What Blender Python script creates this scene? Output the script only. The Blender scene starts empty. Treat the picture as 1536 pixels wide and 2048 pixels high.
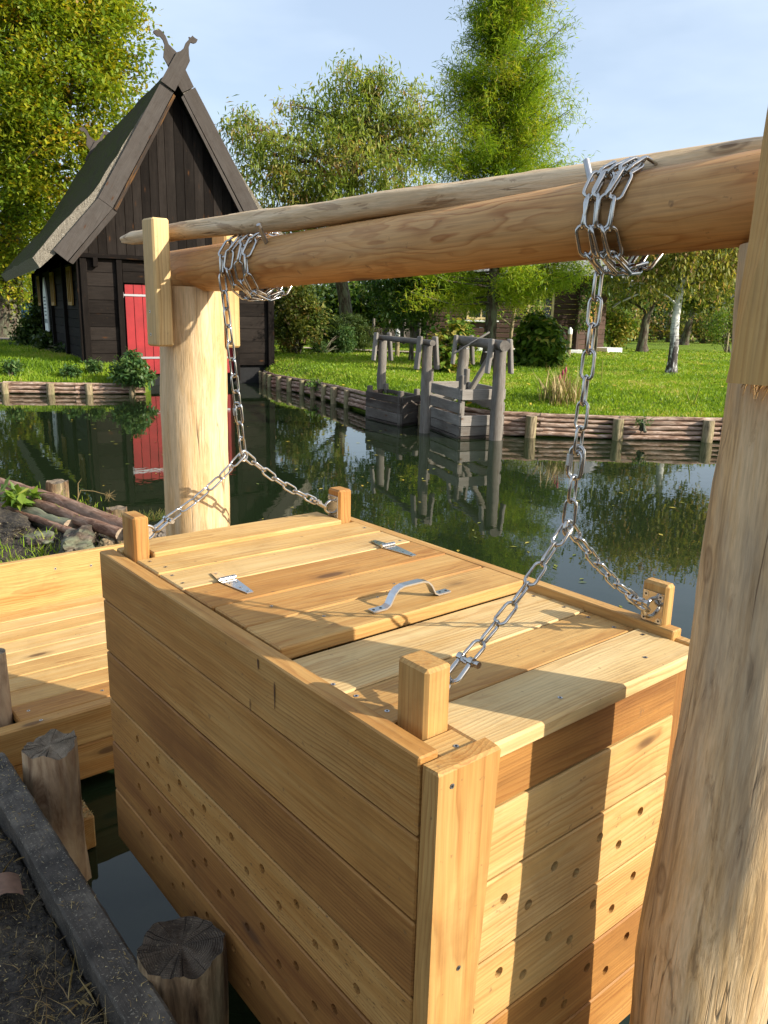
import bpy, bmesh, math, random
import numpy as np
from mathutils import Vector, Matrix, noise

SC = bpy.context.scene
COL = SC.collection
random.seed(7)
RNG = np.random.default_rng(7)
rad = math.radians
# ------------------------------------------------------------------ camera, sky, sun, exposure
YAW, PITCH, ROLL, FPX = rad(39.45), rad(13.821), rad(1.240), 1588.2
FWH = Vector((math.sin(YAW), math.cos(YAW), 0)); RT = Vector((math.cos(YAW), -math.sin(YAW), 0)); UP = Vector((0, 0, 1))
fw = FWH * math.cos(PITCH) - UP * math.sin(PITCH); up_ = UP * math.cos(PITCH) + FWH * math.sin(PITCH)
rt = RT * math.cos(ROLL) + up_ * math.sin(ROLL); up = up_ * math.cos(ROLL) - RT * math.sin(ROLL)
CAM = Vector((0, 0, 1.90))
cd = bpy.data.cameras.new("camera"); cam = bpy.data.objects.new("camera", cd); COL.objects.link(cam)
cam.matrix_world = Matrix(((rt.x, up.x, -fw.x, CAM.x), (rt.y, up.y, -fw.y, CAM.y), (rt.z, up.z, -fw.z, CAM.z), (0, 0, 0, 1)))
cd.sensor_fit = 'VERTICAL'; cd.sensor_height = 32.0; cd.sensor_width = 24.0; cd.lens = FPX / 2048 * 32.0
cd.clip_start = 0.05; cd.clip_end = 600
SC.camera = cam
SUN_EL = rad(26); SUN_TRAVEL = Vector((-0.4924, 0.8704, 0))
sun_dir = Vector((SUN_TRAVEL.x * math.cos(SUN_EL), SUN_TRAVEL.y * math.cos(SUN_EL), -math.sin(SUN_EL)))
wd = bpy.data.worlds.new("World"); SC.world = wd; wd.use_nodes = True
wn = wd.node_tree; wn.nodes.clear()
sky = wn.nodes.new('ShaderNodeTexSky'); sky.sky_type = 'NISHITA'; sky.sun_disc = False
sky.sun_elevation = SUN_EL; sky.sun_rotation = math.atan2(-SUN_TRAVEL.x, -SUN_TRAVEL.y)
sky.air_density = 1.0; sky.dust_density = 2.2; sky.ozone_density = 1.6; sky.altitude = 50
bg = wn.nodes.new('ShaderNodeBackground'); bg.inputs[1].default_value = 0.13
wo = wn.nodes.new('ShaderNodeOutputWorld')
tcw = wn.nodes.new('ShaderNodeTexCoord'); nzw = wn.nodes.new('ShaderNodeTexNoise')
mpw = wn.nodes.new('ShaderNodeMapping'); mpw.inputs['Scale'].default_value = (1, 1, 3.0)
wn.links.new(tcw.outputs['Generated'], mpw.inputs[0]); wn.links.new(mpw.outputs[0], nzw.inputs['Vector'])
nzw.inputs['Scale'].default_value = 2.2; nzw.inputs['Detail'].default_value = 5; nzw.inputs['Roughness'].default_value = 0.55
rpw = wn.nodes.new('ShaderNodeValToRGB'); rpw.color_ramp.elements[0].position = 0.38; rpw.color_ramp.elements[0].color = (0.40, 0.40, 0.40, 1)
rpw.color_ramp.elements[1].position = 0.75; rpw.color_ramp.elements[1].color = (0.8, 0.8, 0.8, 1)
wn.links.new(nzw.outputs[0], rpw.inputs[0])
mxw = wn.nodes.new('ShaderNodeMix'); mxw.data_type = 'RGBA'
wn.links.new(rpw.outputs[0], mxw.inputs[0]); wn.links.new(sky.outputs[0], mxw.inputs[6]); mxw.inputs[7].default_value = (4.5, 5.2, 6.1, 1)   # thin high veil of cloud
wn.links.new(mxw.outputs[2], bg.inputs[0]); wn.links.new(bg.outputs[0], wo.inputs[0])
sl = bpy.data.lights.new("sun", 'SUN'); sl.energy = 5.0; sl.angle = rad(0.55); sl.color = (1.0, 0.93, 0.82)
so = bpy.data.objects.new("sun", sl); COL.objects.link(so); so.rotation_euler = sun_dir.to_track_quat('-Z', 'Y').to_euler(); so.location = (10, -15, 20)
vs = SC.view_settings; vs.view_transform = 'Standard'; vs.look = 'None'; vs.gamma = 1; vs.exposure = 0.70; vs.use_curve_mapping = False
SC.cycles.max_bounces = 8; SC.cycles.diffuse_bounces = 3; SC.cycles.glossy_bounces = 4; SC.cycles.transmission_bounces = 4
SC.cycles.caustics_reflective = False; SC.cycles.caustics_refractive = False
SC.cycles.use_denoising = True; SC.cycles.use_adaptive_sampling = True; SC.cycles.adaptive_threshold = 0.02
SC.cycles.sample_clamp_indirect = 6

def G(R, D, z=0.0):
    """ground frame: R metres to the right of the camera, D metres away, z up"""
    v = RT * R + FWH * D; return Vector((v.x, v.y, z))
def at(px, py, D):
    """the point D metres away along the line of sight through an image pixel"""
    d = rt * ((px - 768) / FPX) - up * ((py - 1024) / FPX) + fw
    return CAM + d * (D / d.dot(FWH))

# ------------------------------------------------------------------ node helpers
class NT:
    def __init__(s, name):
        s.m = bpy.data.materials.new(name); s.m.use_nodes = True; s.t = s.m.node_tree
        s.b = s.t.nodes['Principled BSDF']; s.o = s.t.nodes['Material Output']
    def n(s, typ): return s.t.nodes.new(typ)
    def l(s, a, b): s.t.links.new(a, b)
    def set(s, inp, v):
        if hasattr(v, 'is_output') or isinstance(v, bpy.types.NodeSocket): s.l(v, inp)
        else: inp.default_value = v
    def attr(s, name):
        a = s.n('ShaderNodeAttribute'); a.attribute_name = name; return a.outputs['Vector']
    def sep(s, v):
        q = s.n('ShaderNodeSeparateXYZ'); s.l(v, q.inputs[0]); return q.outputs
    def comb(s, x, y, z):
        q = s.n('ShaderNodeCombineXYZ'); s.set(q.inputs[0], x); s.set(q.inputs[1], y); s.set(q.inputs[2], z); return q.outputs[0]
    def obj(s): return s.n('ShaderNodeTexCoord').outputs['Object']
    def map(s, v, scale=(1, 1, 1), loc=(0, 0, 0), rot=(0, 0, 0)):
        q = s.n('ShaderNodeMapping'); s.l(v, q.inputs[0]); q.inputs['Scale'].default_value = scale; q.inputs['Location'].default_value = loc; q.inputs['Rotation'].default_value = rot
        return q.outputs[0]
    def noise(s, v, scale=1, detail=3, rough=0.5, dist=0.0, col=False):
        q = s.n('ShaderNodeTexNoise'); s.l(v, q.inputs['Vector']); s.set(q.inputs['Scale'], scale); q.inputs['Detail'].default_value = detail
        q.inputs['Roughness'].default_value = rough; q.inputs['Distortion'].default_value = dist
        return q.outputs[1] if col else q.outputs[0]
    def voro(s, v, scale=1, feature='F1', out=0, rnd=1.0):
        q = s.n('ShaderNodeTexVoronoi'); q.feature = feature; s.l(v, q.inputs['Vector']); q.inputs['Scale'].default_value = scale; q.inputs['Randomness'].default_value = rnd
        return q.outputs[out]
    def math(s, op, a, b=0.0, c=None, clamp=False):
        q = s.n('ShaderNodeMath'); q.operation = op; q.use_clamp = clamp; s.set(q.inputs[0], a); s.set(q.inputs[1], b)
        if c is not None: s.set(q.inputs[2], c)
        return q.outputs[0]
    def ramp(s, f, stops, interp='LINEAR'):
        q = s.n('ShaderNodeValToRGB'); s.l(f, q.inputs[0]); cr = q.color_ramp; cr.interpolation = interp
        while len(cr.elements) < len(stops): cr.elements.new(0.5)
        for e, (p, c) in zip(cr.elements, stops):
            e.position = p; e.color = (c, c, c, 1) if isinstance(c, (int, float)) else (*c, 1)
        return q.outputs[0]
    def mix(s, f, a, b, mode='MIX'):
        q = s.n('ShaderNodeMix'); q.data_type = 'RGBA'; q.blend_type = mode; s.set(q.inputs[0], f)
        for i, v in ((6, a), (7, b)):
            if isinstance(v, (tuple, list)): q.inputs[i].default_value = (*v, 1) if len(v) == 3 else v
            else: s.l(v, q.inputs[i])
        return q.outputs[2]
    def bump(s, h, strength=0.3, dist=0.01, nrm=None):
        q = s.n('ShaderNodeBump'); s.l(h, q.inputs['Height']); q.inputs['Strength'].default_value = strength; q.inputs['Distance'].default_value = dist
        if nrm is not None: s.l(nrm, q.inputs['Normal'])
        return q.outputs[0]
    def fin(s, col=None, rough=None, bump=None, metal=None, spec=None):
        if col is not None: s.set(s.b.inputs['Base Color'], (*col, 1) if isinstance(col, tuple) else col)
        if rough is not None: s.set(s.b.inputs['Roughness'], rough)
        if bump is not None: s.l(bump, s.b.inputs['Normal'])
        if metal is not None: s.b.inputs['Metallic'].default_value = metal
        if spec is not None: s.b.inputs['Specular IOR Level'].default_value = spec
        return s.m

def wood(name, stops, ring=0.0095, ringk=0.62, fibre=0.26, warp=0.055, rough=0.6, knots=True, blotch=0.32, speck=0.0, spec=0.35):
    """sawn timber as a solid: gc = (along the grain, two axes across, measured from the pith), pv = (tone, random, speckle)"""
    t = NT(name); g = t.attr('gc'); p = t.sep(t.attr('pv')); s = t.sep(g)
    w1 = t.noise(t.map(g, (1.1, 5, 5)), 1.6, 3, 0.55)
    w2 = t.noise(t.map(g, (4, 30, 30)), 1.0, 2, 0.5)
    r = t.math('SQRT', t.math('ADD', t.math('MULTIPLY', s[1], s[1]), t.math('MULTIPLY', s[2], s[2])))
    r = t.math('ADD', r, t.math('MULTIPLY', t.math('SUBTRACT', w1, 0.5), warp)); r = t.math('ADD', r, t.math('MULTIPLY', t.math('SUBTRACT', w2, 0.5), 0.004))
    fr = t.math('FRACT', t.math('DIVIDE', r, ring))
    rg = t.ramp(fr, [(0, 0.0), (0.45, 0.18), (0.85, 1.0), (1.0, 0.0)])
    fb = t.noise(t.map(g, (5, 190, 190)), 1.0, 3, 0.6)
    fb2 = t.noise(t.map(g, (2.0, 45, 45)), 1.0, 2, 0.6)
    bl = t.noise(t.map(g, (1.3, 7, 7), (3.1, 1.7, 9.2)), 1.0, 4, 0.6)
    tone = t.math('ADD', p[0], t.math('MULTIPLY', t.math('SUBTRACT', bl, 0.5), blotch * 2))
    tone = t.math('ADD', tone, t.math('MULTIPLY', t.math('SUBTRACT', fb2, 0.5), 0.35), clamp=True)
    c = t.ramp(tone, stops)
    rk = t.math('MULTIPLY', t.ramp(t.noise(t.map(g, (1.6, 9, 9), (5, 5, 2)), 1.0, 2, 0.5), [(0.35, 0.25), (0.65, 1.0)]), ringk)
    c = t.mix(t.math('MULTIPLY', rg, rk), c, t.mix(1.0, c, (0.60, 0.42, 0.28), 'MULTIPLY'))
    c = t.mix(fibre * 1.6, c, t.ramp(fb, [(0.25, 0.45), (0.6, 1.0), (0.8, 1.15)]), 'MULTIPLY')
    hgt = t.math('ADD', t.math('MULTIPLY', fb, 0.6), t.math('MULTIPLY', rg, 0.5))
    if knots:
        kd = t.voro(t.map(g, (1.5, 4.5, 4.5), (0.3, 0.1, 0.7)), 1.0, 'F1', 0)
        kf = t.ramp(kd, [(0.0, 1.0), (0.06, 0.9), (0.085, 0.3), (0.15, 0.0)])
        c = t.mix(t.math('MULTIPLY', kf, 0.85), c, (0.075, 0.032, 0.012))
    gm = t.noise(t.obj(), 5.5, 5, 0.68, 0.4)
    c = t.mix(t.ramp(gm, [(0.50, 0.0), (0.74, 0.40)]), c, t.mix(1.0, c, (0.55, 0.50, 0.46), 'MULTIPLY'))
    gs = t.noise(t.map(t.obj(), (38, 38, 38)), 1.0, 3, 0.6)
    c = t.mix(t.ramp(gs, [(0.67, 0.0), (0.74, 0.55)]), c, (0.13, 0.075, 0.035))
    sp = t.noise(t.map(g, (55, 190, 190)), 1.0, 2, 0.5)
    sf = t.math('MULTIPLY', t.ramp(sp, [(0.64, 0.0), (0.70, 1.0)]), t.math('ADD', p[2], speck))
    c = t.mix(sf, c, (0.07, 0.035, 0.015))
    return t.fin(c, t.math('ADD', rough, t.math('MULTIPLY', fb, 0.15)), t.bump(hgt, 0.25, 0.0025), spec=spec)

M = {}
M['timber'] = wood('fresh_sawn_timber', [(0.0, (0.66, 0.485, 0.235)), (0.3, (0.55, 0.34, 0.118)), (0.6, (0.41, 0.198, 0.048)), (1.0, (0.19, 0.072, 0.016))])
M['beam'] = wood('peeled_beam', [(0.0, (0.64, 0.40, 0.18)), (0.4, (0.57, 0.30, 0.10)), (0.75, (0.46, 0.19, 0.046)), (1.0, (0.24, 0.085, 0.02))], ring=0.0042, ringk=0.95, warp=0.052, knots=True, blotch=0.36, rough=0.5, fibre=0.3)
M['grey'] = wood('weathered_grey_timber', [(0.0, (0.33, 0.30, 0.26)), (0.5, (0.17, 0.15, 0.125)), (1.0, (0.055, 0.040, 0.030))], ringk=0.35, fibre=0.4, rough=0.8, blotch=0.5)
M['rake'] = wood('grey_verge_board', [(0.0, (0.11, 0.098, 0.088)), (0.5, (0.072, 0.062, 0.054)), (0.9, (0.05, 0.038, 0.030)), (1.0, (0.17, 0.085, 0.03))], ring=0.03, ringk=0.4, fibre=0.4, rough=0.85, blotch=0.25, spec=0.12)
M['tarred'] = wood('tarred_boarding', [(0.0, (0.030, 0.024, 0.020)), (0.5, (0.014, 0.011, 0.009)), (0.85, (0.008, 0.006, 0.005)), (1.0, (0.06, 0.028, 0.010))], ring=0.03, ringk=0.4, fibre=0.5, rough=0.8, blotch=0.45, spec=0.10)
M['cabin'] = wood('brown_cabin_boards', [(0.0, (0.085, 0.045, 0.030)), (0.5, (0.058, 0.030, 0.020)), (1.0, (0.032, 0.017, 0.011))], ring=0.03, ringk=0.3, rough=0.7, blotch=0.2)  # browns darkened so the colour carries the shade of the trees
M['ochre'] = wood('ochre_painted_wood', [(0.0, (0.40, 0.23, 0.05)), (0.5, (0.30, 0.16, 0.03)), (1.0, (0.2, 0.1, 0.02))], ringk=0.2, rough=0.6)

def peeled(name, pale, streak, dark, stain):
    t = NT(name); g = t.attr('gc'); p = t.sep(t.attr('pv'))
    a = t.noise(t.map(g, (2.2, 24, 24)), 1.0, 6, 0.68, 0.5); b = t.noise(t.map(g, (1.1, 7, 7), (4, 2, 1)), 1.0, 5, 0.62, 0.8)
    f = t.noise(t.map(g, (14, 210, 210)), 1.0, 4, 0.65); e = t.noise(t.map(g, (3.2, 16, 16), (7, 7, 7)), 1.0, 6, 0.66, 1.6)
    c = t.mix(t.ramp(a, [(0.42, 0.0), (0.60, 1.0)]), pale, streak)
    c = t.mix(t.math('MULTIPLY', t.ramp(e, [(0.555, 0.0), (0.575, 0.75), (0.70, 0.95)]), t.math('ADD', 0.30, t.math('MULTIPLY', p[1], 0.4))), c, dark)
    c = t.mix(t.math('MULTIPLY', t.ramp(b, [(0.44, 0.0), (0.60, 1.0)]), p[2]), c, stain)
    c = t.mix(t.math('MULTIPLY', t.ramp(a, [(0.56, 0.0), (0.64, 0.8)]), p[2]), c, tuple(q * 0.42 for q in stain))
    c = t.mix(t.math('MULTIPLY', t.ramp(e, [(0.60, 0.0), (0.64, 0.9)]), t.math('MULTIPLY', p[2], 0.8)), c, (0.045, 0.032, 0.022))
    c = t.mix(0.55, c, t.ramp(f, [(0.25, 0.45), (0.6, 1.0), (0.8, 1.12)]), 'MULTIPLY')
    cr = t.math('ABSOLUTE', t.math('SUBTRACT', t.noise(t.map(g, (0.9, 22, 22), (2, 9, 4)), 1.0, 3, 0.5), 0.5))
    crk = t.math('MULTIPLY', t.ramp(cr, [(0.0, 1.0), (0.006, 0.6), (0.012, 0.0)]), t.ramp(t.noise(t.map(g, (2.5, 6, 6), (1, 8, 8)), 1.0, 2, 0.5), [(0.50, 0.0), (0.60, 1.0)]))
    c = t.mix(t.math('MULTIPLY', crk, 0.75), c, (0.07, 0.04, 0.02))
    kd = t.voro(t.map(g, (2.6, 6, 6)), 1.0); kn = t.math('ADD', kd, t.math('MULTIPLY', t.math('SUBTRACT', a, 0.5), 0.12))
    c = t.mix(t.ramp(kn, [(0.0, 0.9), (0.05, 0.8), (0.07, 0.2), (0.10, 0.55), (0.125, 0.0)]), c, (0.11, 0.055, 0.022))
    h = t.math('ADD', t.math('ADD', f, t.math('MULTIPLY', a, 2.0)), t.math('MULTIPLY', crk, -2.5))
    return t.fin(c, 0.58, t.bump(h, 0.42, 0.0035), spec=0.3)
M['post'] = peeled('peeled_post', (0.70, 0.51, 0.29), (0.58, 0.37, 0.165), (0.34, 0.18, 0.06), (0.235, 0.195, 0.145))
M['pole'] = peeled('hewn_pole', (0.74, 0.56, 0.35), (0.62, 0.42, 0.22), (0.22, 0.10, 0.04), (0.2, 0.16, 0.12))

def bark(name, a, b, c2, scale=1.0, lichen=0.0, lc=(0.25, 0.3, 0.18)):
    t = NT(name); g = t.attr('gc')
    n1 = t.noise(t.map(g, (9 * scale, 40 * scale, 40 * scale)), 1.0, 5, 0.65, 0.5); n2 = t.noise(t.map(g, (2, 9, 9)), 1.0, 3, 0.5)
    c = t.ramp(n1, [(0.3, a), (0.5, b), (0.7, c2)])
    c = t.mix(t.math('MULTIPLY', t.ramp(n2, [(0.45, 0.0), (0.62, 1.0)]), lichen), c, lc)
    return t.fin(c, 0.85, t.bump(n1, 0.8, 0.012), spec=0.2)
M['bark'] = bark('rough_bark', (0.018, 0.012, 0.008), (0.07, 0.05, 0.035), (0.16, 0.125, 0.095), 0.6, 0.4)
M['pine'] = bark('red_pine_bark', (0.06, 0.025, 0.014), (0.20, 0.105, 0.065), (0.36, 0.23, 0.16), 0.8, 0.25, (0.30, 0.24, 0.18))
M['rail'] = bark('revetment_bark', (0.06, 0.03, 0.02), (0.30, 0.19, 0.13), (0.60, 0.48, 0.39), 0.6, 0.3, (0.33, 0.27, 0.2))
M['stake'] = bark('revetment_stake', (0.10, 0.075, 0.045), (0.27, 0.21, 0.12), (0.42, 0.34, 0.21), 0.7, 0.5, (0.18, 0.2, 0.08))
M['oldstump'] = bark('old_stump', (0.025, 0.015, 0.009), (0.19, 0.12, 0.065), (0.42, 0.29, 0.165), 0.5, 0.2)
M['newstump'] = bark('split_stump', (0.14, 0.07, 0.035), (0.46, 0.31, 0.18), (0.64, 0.48, 0.29), 0.3, 0.15, (0.2, 0.1, 0.06))
def birchm():
    t = NT('birch_bark'); g = t.attr('gc'); s = t.sep(g)
    n = t.noise(t.map(g, (22, 5, 5)), 1.0, 4, 0.6); b = t.noise(t.map(g, (4, 22, 22)), 1.0, 4, 0.6, 0.4)
    c = t.ramp(n, [(0.33, (0.05, 0.045, 0.04)), (0.43, (0.5, 0.5, 0.46)), (0.7, (0.72, 0.71, 0.66))])
    low = t.ramp(t.math('MULTIPLY', t.math('ADD', s[0], t.math('MULTIPLY', n, 0.7)), 0.4), [(0.42, 1.0), (0.72, 0.0)])
    c = t.mix(t.math('MULTIPLY', low, t.ramp(b, [(0.40, 0.0), (0.47, 1.0)])), c, (0.035, 0.025, 0.02))
    return t.fin(c, 0.7, t.bump(b, 0.6, 0.02))
M['birch'] = birchm()

def metal(name, col, rough, nz=0.0):
    t = NT(name); n = t.noise(t.obj(), 60, 3, 0.5)
    return t.fin(t.mix(t.ramp(n, [(0.35, 0.0), (0.7, 0.35)]), col, tuple(q * 0.75 for q in col)), t.math('ADD', rough, t.math('MULTIPLY', n, nz)), metal=1.0)
M['steel'] = metal('stainless_steel', (0.52, 0.50, 0.47), 0.07, 0.10)
M['brushed'] = metal('brushed_steel', (0.62, 0.62, 0.62), 0.25, 0.15)
M['zinc'] = metal('galvanised_steel', (0.42, 0.42, 0.42), 0.35, 0.2)
M['rusty'] = NT('rusty_iron').fin((0.12, 0.055, 0.03), 0.8)

def plain(name, col, rough=0.6, var=0.25, scale=8, bump=0.15, spec=0.4):
    t = NT(name); n = t.noise(t.obj(), scale, 4, 0.6); n2 = t.noise(t.obj(), scale * 9, 2, 0.6)
    c = t.mix(t.ramp(n, [(0.3, 0.0), (0.7, 1.0)]), tuple(q * (1 - var) for q in col), tuple(min(1, q * (1 + var)) for q in col))
    return t.fin(c, rough, t.bump(n2, bump, 0.01), spec=spec)
M['red'] = plain('red_paint', (0.29, 0.014, 0.016), 0.65, 0.22, 2.2)
M['white'] = plain('white_paint', (0.72, 0.72, 0.68), 0.6, 0.06)
M['cream'] = plain('cream_paint', (0.55, 0.43, 0.21), 0.6, 0.1)
M['black'] = plain('black_gap', (0.012, 0.012, 0.012), 0.9, 0.2)
M['stone'] = plain('wet_clod', (0.15, 0.125, 0.10), 0.85, 0.4, 12, 0.6)
M['felt'] = plain('grey_roofing', (0.22, 0.22, 0.22), 0.8, 0.2)
M['ink'] = plain('faded_ink', (0.10, 0.12, 0.13), 0.7, 0.1)
M['glass'] = NT('dark_glass').fin((0.02, 0.025, 0.03), 0.05, spec=0.6)
M['sandpath'] = plain('sandy_path', (0.38, 0.30, 0.22), 0.9, 0.2, 3)
M['spore'] = plain('flower_red', (0.28, 0.03, 0.06), 0.7, 0.3)
M['purple'] = plain('flower_purple', (0.22, 0.10, 0.38), 0.7, 0.3)

def kerbm():
    t = NT('tarred_kerb'); o = t.obj(); a = t.noise(o, 9, 4, 0.6); b = t.noise(t.map(o, (60, 60, 60)), 1, 3, 0.6); s = t.noise(t.map(o, (150, 190, 150)), 1, 2, 0.5, 0.8); gz = t.noise(t.map(o, (140, 9, 60)), 1, 3, 0.6)
    c = t.ramp(a, [(0.3, (0.026, 0.022, 0.018)), (0.55, (0.075, 0.063, 0.050)), (0.75, (0.17, 0.145, 0.112))])
    c = t.mix(0.5, c, t.ramp(gz, [(0.3, 0.5), (0.7, 1.3)]), 'MULTIPLY')
    c = t.mix(t.ramp(s, [(0.64, 0.0), (0.69, 0.75)]), c, (0.34, 0.30, 0.22))
    return t.fin(c, 0.8, t.bump(t.math('ADD', b, gz), 0.6, 0.004), spec=0.3)
M['kerb'] = kerbm()
def soilm():
    t = NT('black_humus'); o = t.obj(); a = t.noise(o, 6, 5, 0.65); b = t.noise(o, 45, 4, 0.7); s = t.noise(t.map(o, (110, 70, 90)), 1, 2, 0.5, 1.2); m = t.noise(o, 2.3, 3, 0.5)
    c = t.ramp(b, [(0.3, (0.014, 0.012, 0.010)), (0.55, (0.050, 0.043, 0.036)), (0.8, (0.12, 0.098, 0.075))])
    c = t.mix(t.ramp(a, [(0.5, 0.0), (0.72, 0.6)]), c, (0.13, 0.105, 0.07))
    c = t.mix(t.math('MULTIPLY', t.ramp(s, [(0.63, 0.0), (0.68, 0.85)]), t.ramp(m, [(0.4, 0.2), (0.65, 1.0)])), c, (0.36, 0.29, 0.13))
    return t.fin(c, 0.95, t.bump(t.math('ADD', a, t.math('MULTIPLY', b, 0.6)), 1.0, 0.03), spec=0.15)
M['soil'] = soilm()
def lawnm():
    t = NT('lawn_turf'); o = t.obj(); a = t.noise(o, 0.5, 4, 0.6); b = t.noise(o, 25, 4, 0.7); d = t.noise(o, 3.5, 3, 0.6)
    c = t.ramp(a, [(0.3, (0.10, 0.18, 0.014)), (0.7, (0.18, 0.27, 0.020))])
    c = t.mix(t.ramp(d, [(0.42, 0.0), (0.70, 0.7)]), c, (0.20, 0.20, 0.05)); c = t.mix(0.8, c, t.ramp(b, [(0.2, 0.35), (0.6, 1.1)]), 'MULTIPLY')
    return t.fin(c, 0.9, t.bump(b, 1.0, 0.06), spec=0.1)
M['lawn'] = lawnm()

def leafm(name, stops, transl=0.35, rough=0.5):
    t = NT(name); p = t.sep(t.attr('pv')); c = t.ramp(p[0], stops)
    t.fin(c, rough, spec=0.35)
    tr = t.n('ShaderNodeBsdfTranslucent'); t.l(t.mix(1.0, c, (1.35, 1.25, 0.6), 'MULTIPLY'), tr.inputs[0])
    ms = t.n('ShaderNodeMixShader'); ms.inputs[0].default_value = transl; t.l(t.b.outputs[0], ms.inputs[1]); t.l(tr.outputs[0], ms.inputs[2]); t.l(ms.outputs[0], t.o.inputs[0])
    return t.m
M['leaf_yellow'] = leafm('yellowing_leaves', [(0, (0.10, 0.17, 0.016)), (0.35, (0.21, 0.30, 0.022)), (0.7, (0.38, 0.39, 0.028)), (0.93, (0.50, 0.40, 0.03)), (1, (0.40, 0.22, 0.02))], 0.5)
M['leaf_walnut'] = leafm('drooping_leaves', [(0, (0.11, 0.18, 0.025)), (0.5, (0.26, 0.33, 0.06)), (0.78, (0.40, 0.40, 0.11)), (0.93, (0.42, 0.30, 0.13)), (1, (0.28, 0.16, 0.08))], 0.5)
M['leaf_cypress'] = leafm('feathery_needles', [(0, (0.13, 0.22, 0.016)), (0.5, (0.25, 0.37, 0.024)), (0.85, (0.37, 0.45, 0.032)), (1, (0.44, 0.40, 0.06))], 0.5)
M['leaf_green'] = leafm('green_leaves', [(0, (0.035, 0.085, 0.012)), (0.5, (0.085, 0.165, 0.024)), (0.85, (0.16, 0.24, 0.04)), (1, (0.26, 0.26, 0.06))], 0.42)
M['leaf_bright'] = leafm('bright_leaves', [(0, (0.06, 0.12, 0.012)), (0.5, (0.12, 0.21, 0.02)), (0.85, (0.21, 0.28, 0.035)), (1, (0.36, 0.30, 0.06))])
M['leaf_dark'] = leafm('dark_leaves', [(0, (0.014, 0.038, 0.008)), (0.6, (0.040, 0.080, 0.014)), (1, (0.10, 0.14, 0.03))], 0.25)
M['leaf_olive'] = leafm('olive_leaves', [(0, (0.07, 0.11, 0.018)), (0.5, (0.165, 0.20, 0.038)), (0.85, (0.29, 0.27, 0.06)), (1, (0.32, 0.21, 0.09))], 0.42)
M['leaf_birch'] = leafm('birch_leaves', [(0, (0.12, 0.16, 0.03)), (0.5, (0.27, 0.29, 0.055)), (0.8, (0.46, 0.42, 0.10)), (1, (0.40, 0.26, 0.13))], 0.45)
M['leaf_nettle'] = leafm('nettle_leaves', [(0, (0.04, 0.10, 0.025)), (0.6, (0.10, 0.18, 0.05)), (1, (0.17, 0.24, 0.07))])
M['blade'] = leafm('grass_blades', [(0, (0.10, 0.19, 0.012)), (0.5, (0.21, 0.33, 0.016)), (0.85, (0.32, 0.42, 0.035)), (1, (0.45, 0.40, 0.12))], 0.4, 0.45)
M['straw'] = leafm('dry_straw', [(0, (0.16, 0.10, 0.04)), (0.6, (0.36, 0.26, 0.11)), (1, (0.5, 0.40, 0.2))], 0.2)
M['litter'] = leafm('fallen_leaves', [(0, (0.10, 0.13, 0.02)), (0.5, (0.28, 0.27, 0.04)), (1, (0.5, 0.33, 0.03))], 0.1)

def thatchm(name, edge):
    t = NT(name); o = t.obj(); a = t.noise(o, 3, 4, 0.6); b = t.noise(t.map(o, (22, 22, 7)), 1, 4, 0.7); f = t.noise(o, 40, 3, 0.7)
    if edge: c = t.ramp(t.math('ADD', t.math('MULTIPLY', f, 0.6), t.math('MULTIPLY', b, 0.4)), [(0.3, (0.10, 0.08, 0.055)), (0.55, (0.36, 0.32, 0.25)), (0.75, (0.6, 0.55, 0.45))])
    else:
        c = t.ramp(b, [(0.3, (0.030, 0.028, 0.015)), (0.6, (0.095, 0.085, 0.05)), (0.8, (0.18, 0.165, 0.11))])
        c = t.mix(t.ramp(a, [(0.42, 0.0), (0.62, 0.85)]), c, (0.075, 0.092, 0.022))
    return t.fin(c, 0.95, t.bump(t.math('ADD', b, f), 1.0, 0.08), spec=0.1)
M['thatch'] = thatchm('mossy_thatch', False); M['thatchcut'] = thatchm('thatch_edge', True)
def waterm():
    t = NT('canal_water'); o = t.obj(); a = t.noise(t.map(o, (1, 1, 1)), 1.6, 3, 0.5); b = t.noise(o, 9, 2, 0.5)
    t.fin((0.011, 0.018, 0.007), 0.012, t.bump(t.math('ADD', a, t.math('MULTIPLY', b, 0.12)), 0.045, 0.05))
    t.b.inputs['IOR'].default_value = 1.333; t.b.inputs['Specular IOR Level'].default_value = 0.65
    return t.m
M['water'] = waterm()

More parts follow.
